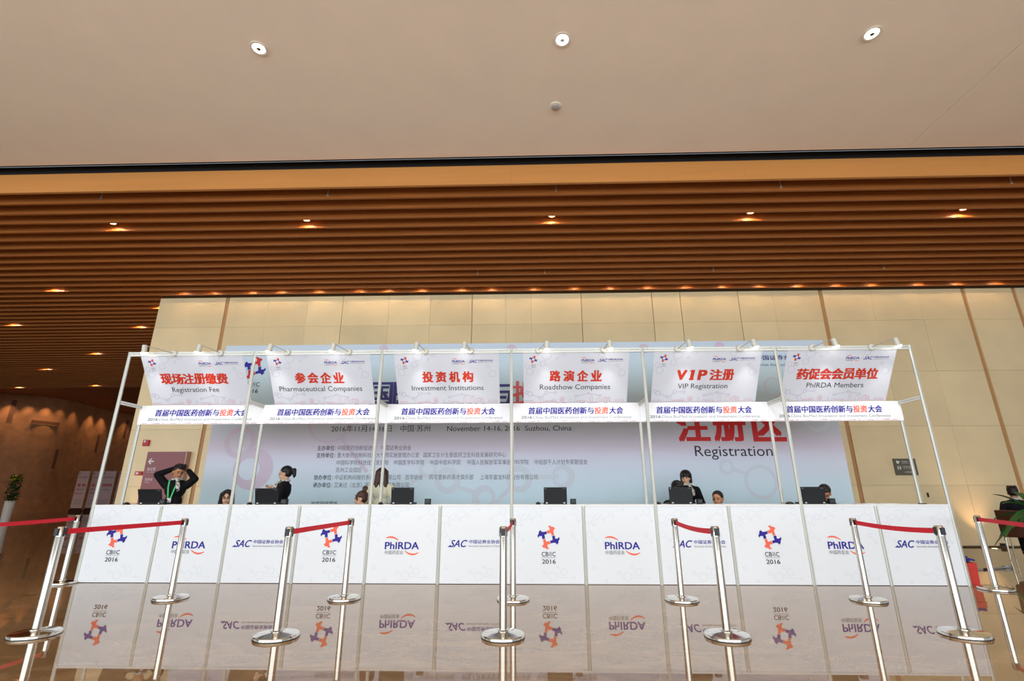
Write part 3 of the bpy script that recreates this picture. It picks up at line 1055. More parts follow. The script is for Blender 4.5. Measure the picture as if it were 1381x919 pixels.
for p, q in (((-3.30, 2.18), (-2.75, 1.55)), ((-1.47, 1.54), (-1.42, 1.5)), ((-1.05, 1.28), (-0.72, 1.18)), ((-0.1, 1.25), (-0.35, 1.0)), ((0.28, 1.44), (0.80, 1.46)), ((4.0, 1.57), (4.2, 1.5)), ((-2.15, 1.1), (-1.75, 1.5)), ((-2.2, 3.0), (-2.5, 2.7))):
    a.line(p, q, 0.07, 'ring_bd2' if p[0] < -3 else 'ring_bd', 0.0005)
a.put('printed_rings', bd, bmx)
a = Art()
pinwheel(a, -5.19, 3.555, 0.235, 'bigred', 'navy')
cbiic(a, -5.33, -5.035, 3.19, 0.085, 'ink')
a.line((-5.33, 3.165), (-5.035, 3.165), 0.007, 'ink_grey', 0.0015)
a.text('2016', -5.31, -5.045, 3.055, 'ink', h=0.085, bold=0.012)
a.put('pinwheel_logo', bd, bmx)
a = Art()
p0 = -2.60 - 3 * 0.4640
for k2, ch in enumerate('首届中国医药创新与投资大会'):
    cx = p0 + 0.464 * k2
    a.text(ch, cx - 0.215, cx + 0.215, 2.80, 'title_red' if k2 in (9, 10) else 'navy_dk', y1=3.245, bold=0.03)
a.put('title_lettering', bd, bmx)
a = Art()
a.text('2016年11月14-16日', -3.505, -2.345, 2.298, 'ink', h=0.100)
a.text('中国·苏州', -2.175, -1.608, 2.296, 'ink', h=0.100)
a.text('November 14-16, 2016', -1.283, 0.095, 2.296, 'ink', h=0.100)
a.text('Suzhou, China', 0.193, 1.072, 2.296, 'ink', h=0.100)
a.put('date_lettering', bd, bmx)
a = Art()
CH = 0.0815


def cn(s, x, z, mn='ink_grey', bold=0.0):
    n = sum(1.0 for c in s)
    a.text(s, x, x + CH * n, z - 0.035, mn, h=0.073, bold=bold)


for z, lab, items in ((1.986, '主办单位：', ((-3.345, '中国医药创新促进会'), (-2.519, '中国证券业协会'))),
                      (1.852, '支持单位：', ((-3.34, '重大新药创制科技重大专项实施管理办公室'), (-1.712, '国家卫生计生委医药卫生科技发展研究中心'))),
                      (1.717, None, ((-3.34, '中国科学院科技促进发展局'), (-2.261, '中国医学科学院'), (-1.58, '中国中医科学院'), (-0.887, '中国人民解放军军事医学科学院'), (0.362, '中组部千人计划专家联谊会'))),
                      (1.585, None, ((-3.34, '苏州工业园区'),)),
                      (1.451, '协办单位：', ((-3.34, '中证机构间报价系统股份有限公司'), (-2.027, '百华协会'), (-1.58, '同写意新药英才俱乐部'), (-0.642, '上海东富龙科技股份有限公司'))),
                      (1.315, '承办单位：', ((-3.34, '艾美达（北京）医药信息技术有限公司'),)),
                      (0.985, None, ((-3.735, '独家网络媒体'),))):
    if lab:
        cn(lab[:-1], -3.735, z, 'ink', 0.01)
        a.disc(-3.735 + CH * 4.3, z - 0.02, 0.007, 'ink', 0.0015, 8)
        a.disc(-3.735 + CH * 4.3, z + 0.012, 0.007, 'ink', 0.0015, 8)
    for x, s in items:
        cn(s, x, z, 'ink' if z < 1 else 'ink_grey')
a.put('organiser_lettering', bd, bmx)
a = Art()
for ch, x in (('注', 3.06), ('册', 3.735), ('区', 4.45)):
    a.text(ch, x, x + 0.56, 2.092, 'bigred', y1=2.66, bold=0.04)
a.text('Registration', 3.325, 4.736, 1.816, 'ink', h=0.200)
a.put('area_lettering', bd, bmx)
a = Art()
a.text('SAC', 4.12, 4.62, 3.60, 'navy', h=0.16, bold=0.02, shear=0.35)
a.text('中国证券业协会', 4.70, 5.62, 3.634, 'navy_dk', y1=3.732, bold=0.025)
a.text('Securities Association of China', 4.60, 5.64, 3.516, 'ink_grey', h=0.055)
arc_logo(a, 3.7, 3.64, 1.0)
a.put('sponsor_logos', bd, bmx)
b = MB()
for x in (-5.2, -2.6, 0, 2.6, 5.2):
    b.box(x - 0.025, x + 0.025, 0.06, 0.11, 0, 3.95, 'alu')
    b.box(x - 0.02, x + 0.02, 0.11, 0.9, 0, 0.03, 'alu')
b.build('rear_bracing', bd)

# ---------------------------------------------------------------- stanchions with red belts
TOPZ = 0.882


def stanchion(x, y, to, label, ang=0.0, sag=0.03):
    t = thing('belt_stanchion', label, 'stanchion', (x, y, 0), 0, 'red belt queue stanchions')
    b = MB()
    b.lathe([(0.186, 0.0), (0.186, 0.020), (0.180, 0.028), (0.06, 0.038), (0.045, 0.042), (0.0001, 0.042)], 48, 'chrome_base')
    b.lathe([(0.188, 0.0), (0.188, 0.006)], 48, 'plastic')
    b.build('base_plate', t, True)
    b = MB()
    b.lathe([(0.046, 0.038), (0.046, 0.050), (0.034, 0.056), (0.034, TOPZ - 0.09)], 28, 'chrome')
    b.build('pole', t, True)
    d = Vector((to[0] - x, to[1] - y, 0)) if to else Vector((math.cos(ang), math.sin(ang), 0))
    a0 = math.atan2(d.y, d.x)
    mx = Matrix.Rotation(a0, 4, 'Z')
    b = MB()
    b.lathe([(0.0345, TOPZ - 0.09), (0.0345, TOPZ - 0.006), (0.030, TOPZ), (0.0001, TOPZ)], 28, 'chrome')
    b.box(-0.0465, -0.030, -0.018, 0.018, TOPZ - 0.078, TOPZ - 0.016, 'plastic', mx)
    b.box(0.030, 0.0465, -0.018, 0.018, TOPZ - 0.078, TOPZ - 0.016, 'plastic', mx)
    for s in (1, -1):
        b.box(-0.010, 0.010, s * 0.0335, s * 0.0365, TOPZ - 0.085, TOPZ - 0.012, 'plastic', mx)
    b.build('belt_head', t, True)
    if to:
        L = d.length
        u = d.normalized()
        pts = []
        n = 16
        for k in range(n + 1):
            s = k / n
            q = u * (0.040 + (L - 0.08) * s)
            pts.append((q.x, q.y, TOPZ - 0.046 - 4 * sag * s * (1 - s)))
        b = MB()
        b.ribbon(pts, (0, 0, 1), 0.047, 0.0025, 'belt')
        b.build('belt', t)
    return t


stanchion(-4.05, -2.57, (-3.94, -1.03), 'front steel stanchion at the far left, its red belt running to a rear one', sag=0.0)
stanchion(-3.94, -1.03, None, 'steel stanchion before the leftmost arc logo, receiving the red belt', -PI / 2)
stanchion(-1.925, -2.585, (-1.909, -1.006), 'front steel stanchion just left of the second pinwheel logo from the left', sag=0.0)
stanchion(-1.909, -1.006, None, 'rear steel stanchion just right of the second pinwheel logo from the left', -PI / 2)
stanchion(0.003, -2.527, (0.048, -1.02), 'front steel stanchion at the middle of the counter, belt end on', sag=0.02)
stanchion(0.048, -1.02, None, 'rear steel stanchion at the middle of the counter, mostly behind another', -PI / 2)
stanchion(1.966, -1.002, (1.903, -2.49), 'rear steel stanchion before the blue italic logo right of centre', sag=0.022)
stanchion(1.903, -2.49, None, 'front steel stanchion right of centre below the VIP Registration banner', PI / 2)
stanchion(4.071, -0.963, (3.961, -2.375), 'rear steel stanchion before the rightmost arc logo', sag=0.02)
stanchion(3.961, -2.375, None, 'front steel stanchion at the right, before the rightmost italic logo', PI / 2)
stanchion(-6.14, -0.06, (-6.02, -2.5), 'steel stanchion beside the left end of the counter, belt leaving the frame', sag=0.02)
stanchion(-6.02, -2.5, None, 'steel stanchion outside the left frame edge holding the belt end', PI / 2)
stanchion(6.12, -0.24, (5.08, -2.45), 'steel stanchion beside the right end of the counter, belt leaving the frame', sag=0.0)
stanchion(5.08, -2.45, None, 'steel stanchion outside the right frame edge holding the belt end', PI / 2)

# ---------------------------------------------------------------- laptops and small devices on the counter
CT = 1.016


def laptop(x, y, rz, tilt, label):
    t = thing('laptop', label, 'laptop', (x, y, CT), rz, 'laptops on the counter')
    b = MB()
    b.bevbox(-0.165, 0.165, 0.0, 0.225, 0.0, 0.026, 0.004, 'laptop')
    base = b.build('base', t)
    b = MB()
    b.box(-0.150, 0.150, 0.03, 0.13, 0.0262, 0.0275, 'plastic')
    b.build('keyboard', base)
    mx = Matrix.Translation((0, 0.008, 0.022)) @ Matrix.Rotation(tilt, 4, 'X')
    b = MB()
    b.bevbox(-0.165, 0.165, -0.007, 0.007, 0.0, 0.212, 0.004, 'laptop', mx)
    b.box(-0.150, 0.150, 0.0071, 0.0078, 0.016, 0.200, 'plastic', mx)
    lid = b.build('lid', t)
    b = MB()
    b.add([(-0.150, -0.0078, 0.186), (-0.140, -0.0078, 0.190), (-0.132, -0.0078, 0.200), (-0.142, -0.0078, 0.196)], [(0, 1, 2, 3)], 'silver', mx)
    b.box(0.105, 0.148, -0.0079, -0.0071, 0.192, 0.195, 'ink_pale', mx)
    b.build('lid_marks', lid)
    for s in (-1, 1):
        b = MB()
        b.bevbox(s * 0.125 - 0.014, s * 0.125 + 0.014, -0.012, 0.006, 0.012, 0.026, 0.003, 'silver')
        b.build('hinge', t)
    return t


laptop(-5.30, 0.16, 0.10, 0.42, 'black laptop on the left end of the counter before the person with raised arms')
laptop(-3.575, 0.16, 0.06, 0.30, 'black laptop before the ponytailed woman')
laptop(-1.58, 0.14, 0.0, 0.10, 'black laptop beside the woman in the cream top')
laptop(0.625, 0.14, 0.0, 0.05, 'black laptop alone near the middle of the counter, nobody behind it')
laptop(2.41, 0.14, 0.0, 0.02, 'black laptop before the bob-haired woman')
laptop(4.27, 0.14, 0.0, 0.02, 'black laptop on the right part of the counter hiding a bent head')


def reader(x, y, w, h, label):
    t = thing('card_reader', label, 'card reader', (x, y, CT), 0, 'small black boxes on the counter')
    b = MB()
    b.bevbox(-w / 2, w / 2, -0.03, 0.03, 0, h, 0.004, 'laptop')
    b.build('body', t)
    b = MB()
    b.box(-w * 0.35, w * 0.35, -0.032, -0.03, h * 0.3, h * 0.85, 'plastic')
    b.build('face', t)


reader(-5.08, 0.12, 0.075, 0.075, 'small black box beside the leftmost laptop')
reader(-3.29, 0.12, 0.09, 0.075, 'small black box beside the laptop of the ponytailed woman')
reader(-1.205, 0.12, 0.085, 0.078, 'small black box right of the laptop beside the cream top')
reader(0.875, 0.12, 0.080, 0.075, 'small grey-black box right of the middle laptop')
reader(2.655, 0.12, 0.075, 0.072, 'small dark box right of the laptop before the bob-haired woman')
reader(4.49, 0.12, 0.085, 0.078, 'small dark box right of the rightmost laptop')


def mouse(x, y, rz, to, label):
    t = thing('computer_mouse', label, 'mouse', (x, y, CT), rz, 'black mice on the counter')
    bm = bmesh.new()
    bmesh.ops.create_uvsphere(bm, u_segments=20, v_segments=12, radius=1)
    for v in bm.verts:
        v.co = Vector((v.co.x * 0.036, v.co.y * 0.058, max(0, v.co.z) * 0.036))
    MB().bm(bm, 'plastic').build('body', t, True)
    b = MB()
    b.tube([(0, 0.05, 0.008), (0.03, 0.09, 0.02), (to * 0.5, 0.10, 0.012), (to, 0.08, 0.010)], 0.003, 6, 'plastic')
    b.build('cable', t, True)


mouse(-5.62, 0.12, 0.0, 0.12, 'black mouse at the left end of the counter')
mouse(-3.80, 0.12, 0.2, 0.08, 'black mouse left of the laptop before the ponytailed woman')
mouse(-1.88, 0.10, 0.0, 0.14, 'black mouse before the woman in the cream top')
mouse(0.375, 0.10, 0.0, 0.12, 'black mouse left of the middle laptop')
mouse(2.07, 0.10, 0.0, 0.16, 'black mouse by the post left of the bob-haired woman')
mouse(3.90, 0.10, 1.2, 0.16, 'black mouse left of the rightmost laptop')
for k, (x, y, r, l) in enumerate(((5.02, 0.17, 0.1, 'left'), (5.26, 0.20, -0.25, 'right'))):
    b = MB()
    for s in range(4):
        b.box(-0.15, 0.15, -0.1, 0.1, 0.0025 * s, 0.0025 * s + 0.002, 'paper', Matrix.Rotation(0.08 * math.sin(s * 2.1 + k), 4, 'Z'))
    o = b.build('paper_stack', None, loc=(x, y, CT))
    o.rotation_euler = (0, 0, r)
    tag(o, 'thin stack of white paper lying on the counter, the %s of two' % l, 'paper', 'papers on the counter')
b = MB()
b.tube([(-0.06, 0, 0.006), (0.06, 0.01, 0.006)], 0.006, 8, 'plastic')
tag(b.build('pen', None, True, (5.72, 0.1, CT)), 'black pen lying near the right end of the counter', 'pen')

# ---------------------------------------------------------------- things on the marble wall
t = thing('direction_sign', 'maroon wall sign with white arrow behind the person with raised arms', 'sign', (-8.55, 4.86, 0.9))
b = MB()
b.box(-0.50, 0.46, -0.09, 0.06, 0, 1.25, 'maroon')
b.build('panel', t)
b = MB()
b.box(0.46, 0.49, -0.095, 0.06, 0, 1.255, 'sign_edge')
b.build('edge_strip', t)
a = Art()
a.line((-0.42, 1.02), (-0.30, 1.02), 0.03, 'sign_white')
a.line((-0.43, 1.02), (-0.365, 1.085), 0.03, 'sign_white', 0.0012)
a.line((-0.43, 1.02), (-0.365, 0.955), 0.03, 'sign_white', 0.0014)
a.text('会议室', -0.43, -0.22, 0.80, 'sign_white', y1=0.88)
a.text('Meeting Rooms', -0.43, -0.22, 0.76, 'sign_white', h=0.022)
a.text('洗手间', -0.43, -0.25, 0.56, 'sign_white', y1=0.63)
a.text('Toilet', -0.43, -0.30, 0.52, 'sign_white', h=0.022)
a.put('printed_lettering', t, plane_mx((0, -0.091, 0), (1, 0, 0), (0, 0, 1)))
t = thing('room_sign', 'dark olive grey rectangular wall sign with small white symbols right of the backdrop', 'sign', (9.115, 4.90, 1.56))
b = MB()
b.bevbox(-0.255, 0.255, -0.012, 0.02, 0, 0.378, 0.004, 'sign_grey')
b.build('panel', t)
a = Art()
a.poly([(-0.20, 0.33), (-0.15, 0.33), (-0.14, 0.315), (-0.115, 0.315), (-0.115, 0.295), (-0.14, 0.29), (-0.15, 0.26), (-0.19, 0.26)], 'sign_white')
a.text('贵宾室', -0.07, 0.065, 0.285, 'sign_white', y1=0.328)
a.text('VIP Room', -0.07, 0.09, 0.26, 'sign_white', h=0.015)
for x in (-0.18, -0.13):
    a.disc(x, 0.20, 0.012, 'sign_white', n=12)
    a.poly([(x - 0.012, 0.13), (x + 0.012, 0.13), (x + 0.016, 0.185), (x - 0.016, 0.185)], 'sign_white')
a.text('洗手间', -0.07, 0.10, 0.165, 'sign_white', y1=0.21)
a.text('Toilets', -0.07, 0.20, 0.138, 'sign_white', h=0.015)
a.text('大堂吧', -0.06, 0.11, 0.05, 'sign_white', y1=0.09)
a.put('printed_lettering', t, plane_mx((0, -0.0125, 0), (1, 0, 0), (0, 0, 1)))
t = thing('fire_alarm', 'square red alarm sounder high on the marble wall left of the booth', 'alarm', (-9.235, 4.90, 2.30))
b = MB()
b.bevbox(-0.075, 0.075, -0.04, 0.02, 0, 0.15, 0.008, 'alarm')
b.build('body', t)
b = MB()
b.lathe([(0.03, 0), (0.026, 0.01), (0.0001, 0.014)], 18, 'sign_white', Matrix.Translation((-0.02, -0.04, 0.11)) @ Matrix.Rotation(PI / 2, 4, 'X'))
b.build('strobe_lens', t, True)
t = thing('call_point', 'small red call point with white window on the marble wall', 'call point', (-9.255, 4.90, 1.60))
b = MB()
b.bevbox(-0.085, 0.085, -0.04, 0.02, 0, 0.09, 0.008, 'alarm')
b.build('body', t)
b = MB()
b.box(-0.055, 0.01, -0.043, -0.04, 0.022, 0.068, 'sign_white')
b.build('window', t)
b = MB()
b.bevbox(-0.012, 0.012, -0.012, 0.02, 0, 0.10, 0.003, 'bronze_dark')
tag(b.build('key_slot', None, False, (9.48, 4.90, 1.07)), 'tiny dark vertical slot plate on the marble wall under the grey sign', 'wall plate')
for x, l in ((10.42, 'left'), (10.84, 'right')):
    t = thing('wall_socket', 'small black box at the foot of the marble wall, the %s one' % l, 'socket', (x, 4.89, 0.03), 0, 'boxes at the wall foot')
    b = MB()
    b.bevbox(-0.04, 0.04, -0.03, 0.03, 0, 0.055, 0.004, 'plastic')
    b.build('body', t)
    b = MB()
    b.box(-0.025, 0.025, -0.033, -0.03, 0.012, 0.042, 'laptop')
    b.build('cover', t)
for x, y, l in ((10.39, 4.6, 'right'), (-8.9, 4.6, 'left')):
    t = thing('floor_uplight', 'small lit uplight in the floor at the foot of the marble wall, %s side' % l, 'uplight', (x, y, 0.0), 0, 'floor uplights')
    b = MB()
    b.lathe([(0.055, 0.0), (0.085, 0.0), (0.085, 0.006), (0.055, 0.006), (0.055, 0.0)], 24, 'silver', caps=False)
    b.build('rim', t, True)
    b = MB()
    b.lathe([(0.055, 0.003), (0.0001, 0.0045)], 24, 'warm_lens')
    b.build('lens', t)
    spot('beam', t, (0, 0, 0.02), (PI - 0.15, 0, 0), 40, math.radians(70), (1.0, 0.62, 0.36), 0.8)

# ---------------------------------------------------------------- far left: planter and posters
t = thing('tall_planter', 'tall white planter with a narrow green plant by the far bronze wall', 'planter', (-19.25, 11.66, 0))
b = MB()
b.lathe([(0.12, 0), (0.125, 0.02), (0.155, 0.88), (0.165, 0.92), (0.14, 0.92), (0.135, 0.86), (0.0001, 0.86)], 24, 'pot')
b.build('pot', t, True)
rl = random.Random(4)
b = MB()
for k2 in range(420):
    z = rl.uniform(0.88, 1.82)
    w = 0.20 * (1 - ((z - 1.3) / 0.62) ** 2 * 0.55)
    a0 = rl.uniform(0, 2 * PI)
    r = w * math.sqrt(rl.random())
    c = Vector((r * math.cos(a0), r * math.sin(a0), z))
    d = Vector((math.cos(a0) * .7, math.sin(a0) * .7, rl.uniform(-.2, 1))).normalized()
    s = d.cross(Vector((0, 0, 1))).normalized() * 0.035
    l = d * rl.uniform(.09, .15)
    b.face([c - s * .3, c + l * .5 - s, c + l, c + l * .5 + s], 'leaf_yel' if (z > 1.62 and rl.random() < .35) else 'leaf_dk')
fo = b.build('foliage', t)
b = MB()
b.lathe([(0.03, 0.8), (0.02, 1.7)], 8, 'stem')
b.build('trunk', t)

PX = [(-31.64, 28.0, 0.82, 'leftmost of the row'), (-30.9, 28.35, 0.82, 'second from the left'), (-30.35, 28.7, 0.82, 'third from the left, behind the booth post'), (-29.95, 28.1, 0.95, 'fourth from the left with a bold red heading'), (-29.0, 28.4, 0.95, 'rightmost, cut by the marble wall')]
for i, (x, y, w, l) in enumerate(PX):
    t = thing('roll_up_poster', 'pale pink roll-up poster far away, %s' % l, 'poster', (x, y, 0), 0, 'roll-up posters')
    b = MB()
    b.box(0, w, 0, 0.02, 0.22, 2.72, 'poster')
    b.build('sheet', t)
    b = MB()
    b.bevbox(-0.02, w + 0.02, -0.08, 0.1, 0.0, 0.12, 0.02, 'bronze_dark')
    b.box(w / 2 - 0.02, w / 2 + 0.02, 0.025, 0.05, 0.1, 2.7, 'bronze_dark')
    b.box(0, w, -0.005, 0.02, 0.12, 0.22, 'bronze_dark')
    b.build('stand', t)
    a = Art()
    a.poly([(0.06, 2.50), (0.13, 2.50), (0.13, 2.62), (0.06, 2.62)], 'ink_grey')
    a.text('会议日程安排', 0.08, w - 0.08, 2.25, 'ink', y1=2.33)
    a.text(['签 到', '会 场', '论坛', '议程日程安排', '注册须知'][i], 0.12, w - 0.12, 1.66, 'poster_red', y1=1.86, bold=0.03)
    if i < 2:
        for z in (1.42, 1.14):
            a.text('主会场', 0.08, 0.33, z, 'poster_red', y1=z + 0.12, bold=0.02)
            a.line((0.38, z + 0.06), (0.66, z + 0.06), 0.05, 'ink_pale')
    else:
        a.line((0.2, 1.45), (w - 0.2, 1.45), 0.05, 'ink_pale')
    for z in (0.75, 0.62, 0.5):
        a.line((0.12, z), (w - 0.15, z), 0.03, 'ink_pale')
    a.put('printed_lettering', t, plane_mx((0, -0.004, 0), (1, 0, 0), (0, 0, 1)))

# ---------------------------------------------------------------- right end: bucket, stick, plant, chair
t = thing('cleaning_box', 'red plastic box with blue rubber gloves on top at the right counter end', 'box', (6.135, 0.20, 0), 0)
b = MB()
b.add([(-0.07, -0.12, 0), (0.07, -0.12, 0), (0.07, 0.12, 0), (-0.07, 0.12, 0), (-0.08, -0.13, 0.27), (0.08, -0.13, 0.27), (0.08, 0.13, 0.27), (-0.08, 0.13, 0.27), (-0.07, -0.12, 0.27), (0.07, -0.12, 0.27), (0.07, 0.12, 0.27), (-0.07, 0.12, 0.27), (-0.06, -0.11, 0.02), (0.06, -0.11, 0.02), (0.06, 0.11, 0.02), (-0.06, 0.11, 0.02)],
      [(3, 2, 1, 0), (0, 1, 5, 4), (1, 2, 6, 5), (2, 3, 7, 6), (3, 0, 4, 7), (4, 5, 9, 8), (5, 6, 10, 9), (6, 7, 11, 10), (7, 4, 8, 11), (8, 9, 13, 12), (9, 10, 14, 13), (10, 11, 15, 14), (11, 8, 12, 15), (12, 13, 14, 15)], 'redbox')
b.box(-0.085, 0.085, -0.136, -0.126, 0.20, 0.215, 'redbox')
b.build('body', t)
b = MB()
b.box(0.082, 0.095, -0.10, 0.06, 0.02, 0.18, 'purple')
b.build('side_label', t)
for j, (dy, h, l) in enumerate(((-0.05, 0.285, 'front'), (0.06, 0.31, 'rear'))):
    g = MB()
    for k2 in range(5):
        yy = (k2 - 2) * 0.016
        g.tube([(0.02, yy * 0.8, 0.0), (0.08, yy, 0.025), (0.13 - abs(k2 - 2) * 0.012, yy * 1.5, 0.012)], 0.011, 8, 'glove')
    bm = bmesh.new()
    bmesh.ops.create_uvsphere(bm, u_segments=16, v_segments=10, radius=1)
    for v in bm.verts:
        v.co = Vector((v.co.x * 0.08 - 0.02, v.co.y * 0.046, v.co.z * 0.022 + 0.004))
    g.bm(bm, 'glove')
    o = g.build('rubber_glove', None, True, (6.125, 0.20 + dy, h))
    tag(o, 'blue rubber glove lying on the red box, the %s one' % l, 'glove', 'gloves on the red box')
t = thing('floor_squeegee', 'thin steel stick with black grip lying on the floor right of the counter', 'squeegee', (7.0, 1.30, 0.012), 0.34)
b = MB()
b.tube([(0, 0, 0), (0.45, 0, 0)], 0.009, 10, 'silver')
b.build('handle', t, True)
b = MB()
b.tube([(0.45, 0, 0), (0.65, 0, 0)], 0.014, 10, 'plastic')
b.build('grip', t, True)
b = MB()
b.tube([(0.65, 0, 0.002), (0.95, 0, 0.004)], 0.014, 10, 'silver')
b.bevbox(0.95, 1.12, -0.025, 0.025, -0.01, 0.03, 0.004, 'silver')
b.build('head', t, True)

t = thing('potted_plant', 'green plant with long strap leaves at the right frame edge', 'plant', (8.80, 1.70, 0))
b = MB()
b.lathe([(0.16, 0), (0.17, 0.02), (0.22, 0.38), (0.24, 0.40), (0.21, 0.40), (0.20, 0.36), (0.0001, 0.36)], 28, 'pot')
b.build('pot', t, True)
b = MB()
b.lathe([(0.195, 0.362), (0.0001, 0.368)], 20, 'soil')
b.build('soil', t)
b = MB()
b.tube([(0, 0, 0.36), (0.02, 0, 0.6), (0.0, 0.02, 0.98)], 0.025, 10, 'stem')
b.build('trunk', t, True)
rp2 = random.Random(21)
for k2 in range(18):
    a0 = k2 * 2.4 + rp2.uniform(-.2, .2)
    up = rp2.uniform(0.1, 1.0)
    L = rp2.uniform(0.55, 0.80)
    z0 = rp2.uniform(0.60, 0.98)
    rows = []
    for j in range(9):
        s = j / 8
        rad = L * s * (1.0 - 0.35 * up)
        zz = z0 + L * up * s * 1.0 - L * (0.55 * (1 - up) + 0.25) * s * s
        w = 0.075 * (math.sin(PI * min(1, 0.12 + s * 0.88)) ** 0.7)
        c = Vector((rad * math.cos(a0), rad * math.sin(a0), zz))
        sd = Vector((-math.sin(a0), math.cos(a0), 0)) * w
        rows.append((c - sd + Vector((0, 0, w * .4)), c, c + sd + Vector((0, 0, w * .4))))
    b = MB()
    vs = [p for r in rows for p in r]
    fs = []
    for j in range(8):
        for q in range(2):
            fs.append((j * 3 + q, j * 3 + q + 1, (j + 1) * 3 + q + 1, (j + 1) * 3 + q))
    b.add(vs, fs, 'leaf')
    b.build('leaf', t, True)

SEAT = (9.30, 2.62)
t = thing('lounge_chair', 'brown leather chair with a steel leg holding the seated person at right', 'chair', (SEAT[0], SEAT[1], 0), math.radians(130))
b = MB()
b.bevbox(-0.27, 0.27, -0.26, 0.24, 0.39, 0.455, 0.02, 'leather')
b.build('seat', t, True)
b = MB()
n = 10
vs, fs = [], []
for k2 in range(n + 1):
    xx = -0.29 + 0.58 * k2 / n
    cy = 0.26 - 0.10 * (abs(xx) / 0.29) ** 2
    for (oy, z) in ((0, 0.42), (0.07, 0.86), (0.105, 0.85), (0.035, 0.42)):
        vs.append((xx, cy + oy, z))
for k2 in range(n):
    for q in range(4):
        q2 = (q + 1) % 4
        fs.append((k2 * 4 + q, k2 * 4 + q2, (k2 + 1) * 4 + q2, (k2 + 1) * 4 + q))
fs.append((0, 1, 2, 3))
fs.append((n * 4 + 3, n * 4 + 2, n * 4 + 1, n * 4))
b.add(vs, fs, 'leather')
b.build('backrest', t, True)
for sx in (-1, 1):
    for sy in (-1, 1):
        b = MB()
        b.tube([(sx * 0.24, sy * 0.22, 0.40), (sx * 0.25, sy * 0.25, 0.012)], 0.013, 10, 'chrome', 0.011)
        b.build('leg', t, True)


# ---------------------------------------------------------------- people
def evaluated(o):
    COL.objects.link(o)
    bpy.context.view_layer.update()
    me = bpy.data.meshes.new_from_object(o.evaluated_get(bpy.context.evaluated_depsgraph_get()))
    bpy.data.objects.remove(o)
    return me


class Blob:
    """union of ellipsoids and tapered limbs, fused into one skin"""

    def __init__(self):
        self.bmesh = bmesh.new()

    def ell(self, c, r, R=None):
        mx = Matrix.Translation(c) @ (R.to_4x4() if R else Matrix.Identity(4)) @ Matrix.Diagonal((r[0], r[1], r[2], 1))
        bmesh.ops.create_icosphere(self.bmesh, subdivisions=3, radius=1, matrix=mx)
        return self

    def limb(self, p, q, r0, r1, n=None):
        p, q = Vector(p), Vector(q)
        L = (q - p).length
        n = n or max(3, int(L / (min(r0, r1) * 0.45)))
        for k in range(n + 1):
            s = k / n
            r = r0 + (r1 - r0) * s
            bmesh.ops.create_icosphere(self.bmesh, subdivisions=2, radius=r, matrix=Matrix.Translation(p.lerp(q, s)))
        return self

    def fuse(self, name, mname, voxel=0.009, smooth=3, parent=None):
        me = bpy.data.meshes.new(name)
        self.bmesh.to_mesh(me)
        self.bmesh.free()
        o = bpy.data.objects.new(name, me)
        md = o.modifiers.new('r', 'REMESH')
        md.mode = 'VOXEL'
        md.voxel_size = voxel
        md.use_smooth_shade = True
        sm = o.modifiers.new('s', 'SMOOTH')
        sm.iterations = smooth
        sm.factor = 0.5
        res = evaluated(o)
        bpy.data.meshes.remove(me)
        res.name = name
        res.materials.clear()
        res.materials.append(M[mname])
        r = bpy.data.objects.new(name, res)
        COL.objects.link(r)
        if parent:
            r.parent = parent
        return r


def hand(bl, wrist, direction, palm_n, curl=0.35, size=1.0):
    """palm, four unequal bent fingers and a thumb leaving the side of the palm"""
    d = Vector(direction).normalized()
    n = Vector(palm_n)
    n = (n - n.dot(d) * d).normalized()
    s = d.cross(n)
    w = Vector(wrist)
    for k in range(4):
        off = s * ((k - 1.5) * 0.019 * size)
        bl.limb(w + off * 0.6 + d * 0.012, w + off + d * 0.078 * size, 0.0125 * size, 0.0115 * size, 6)
        L = (0.062, 0.072, 0.066, 0.05)[k] * size
        p = w + off + d * 0.078 * size
        ang = 0.0
        for seg in range(3):
            ang += curl
            v = d * math.cos(ang) + n * math.sin(ang)
            q = p + v * (L * (0.45, 0.32, 0.23)[seg])
            bl.limb(p, q, (0.0092 - seg * 0.0008) * size, (0.0086 - seg * 0.0008) * size, 4)
            p = q
    p = w + s * 0.022 * size + d * 0.022 * size
    q = p + (s * 0.75 + d * 0.6 + n * 0.25).normalized() * 0.042 * size
    bl.limb(p, q, 0.012 * size, 0.010 * size, 4)
    bl.limb(q, q + (s * 0.25 + d * 0.9 + n * 0.3).normalized() * 0.032 * size, 0.0098 * size, 0.0085 * size, 4)


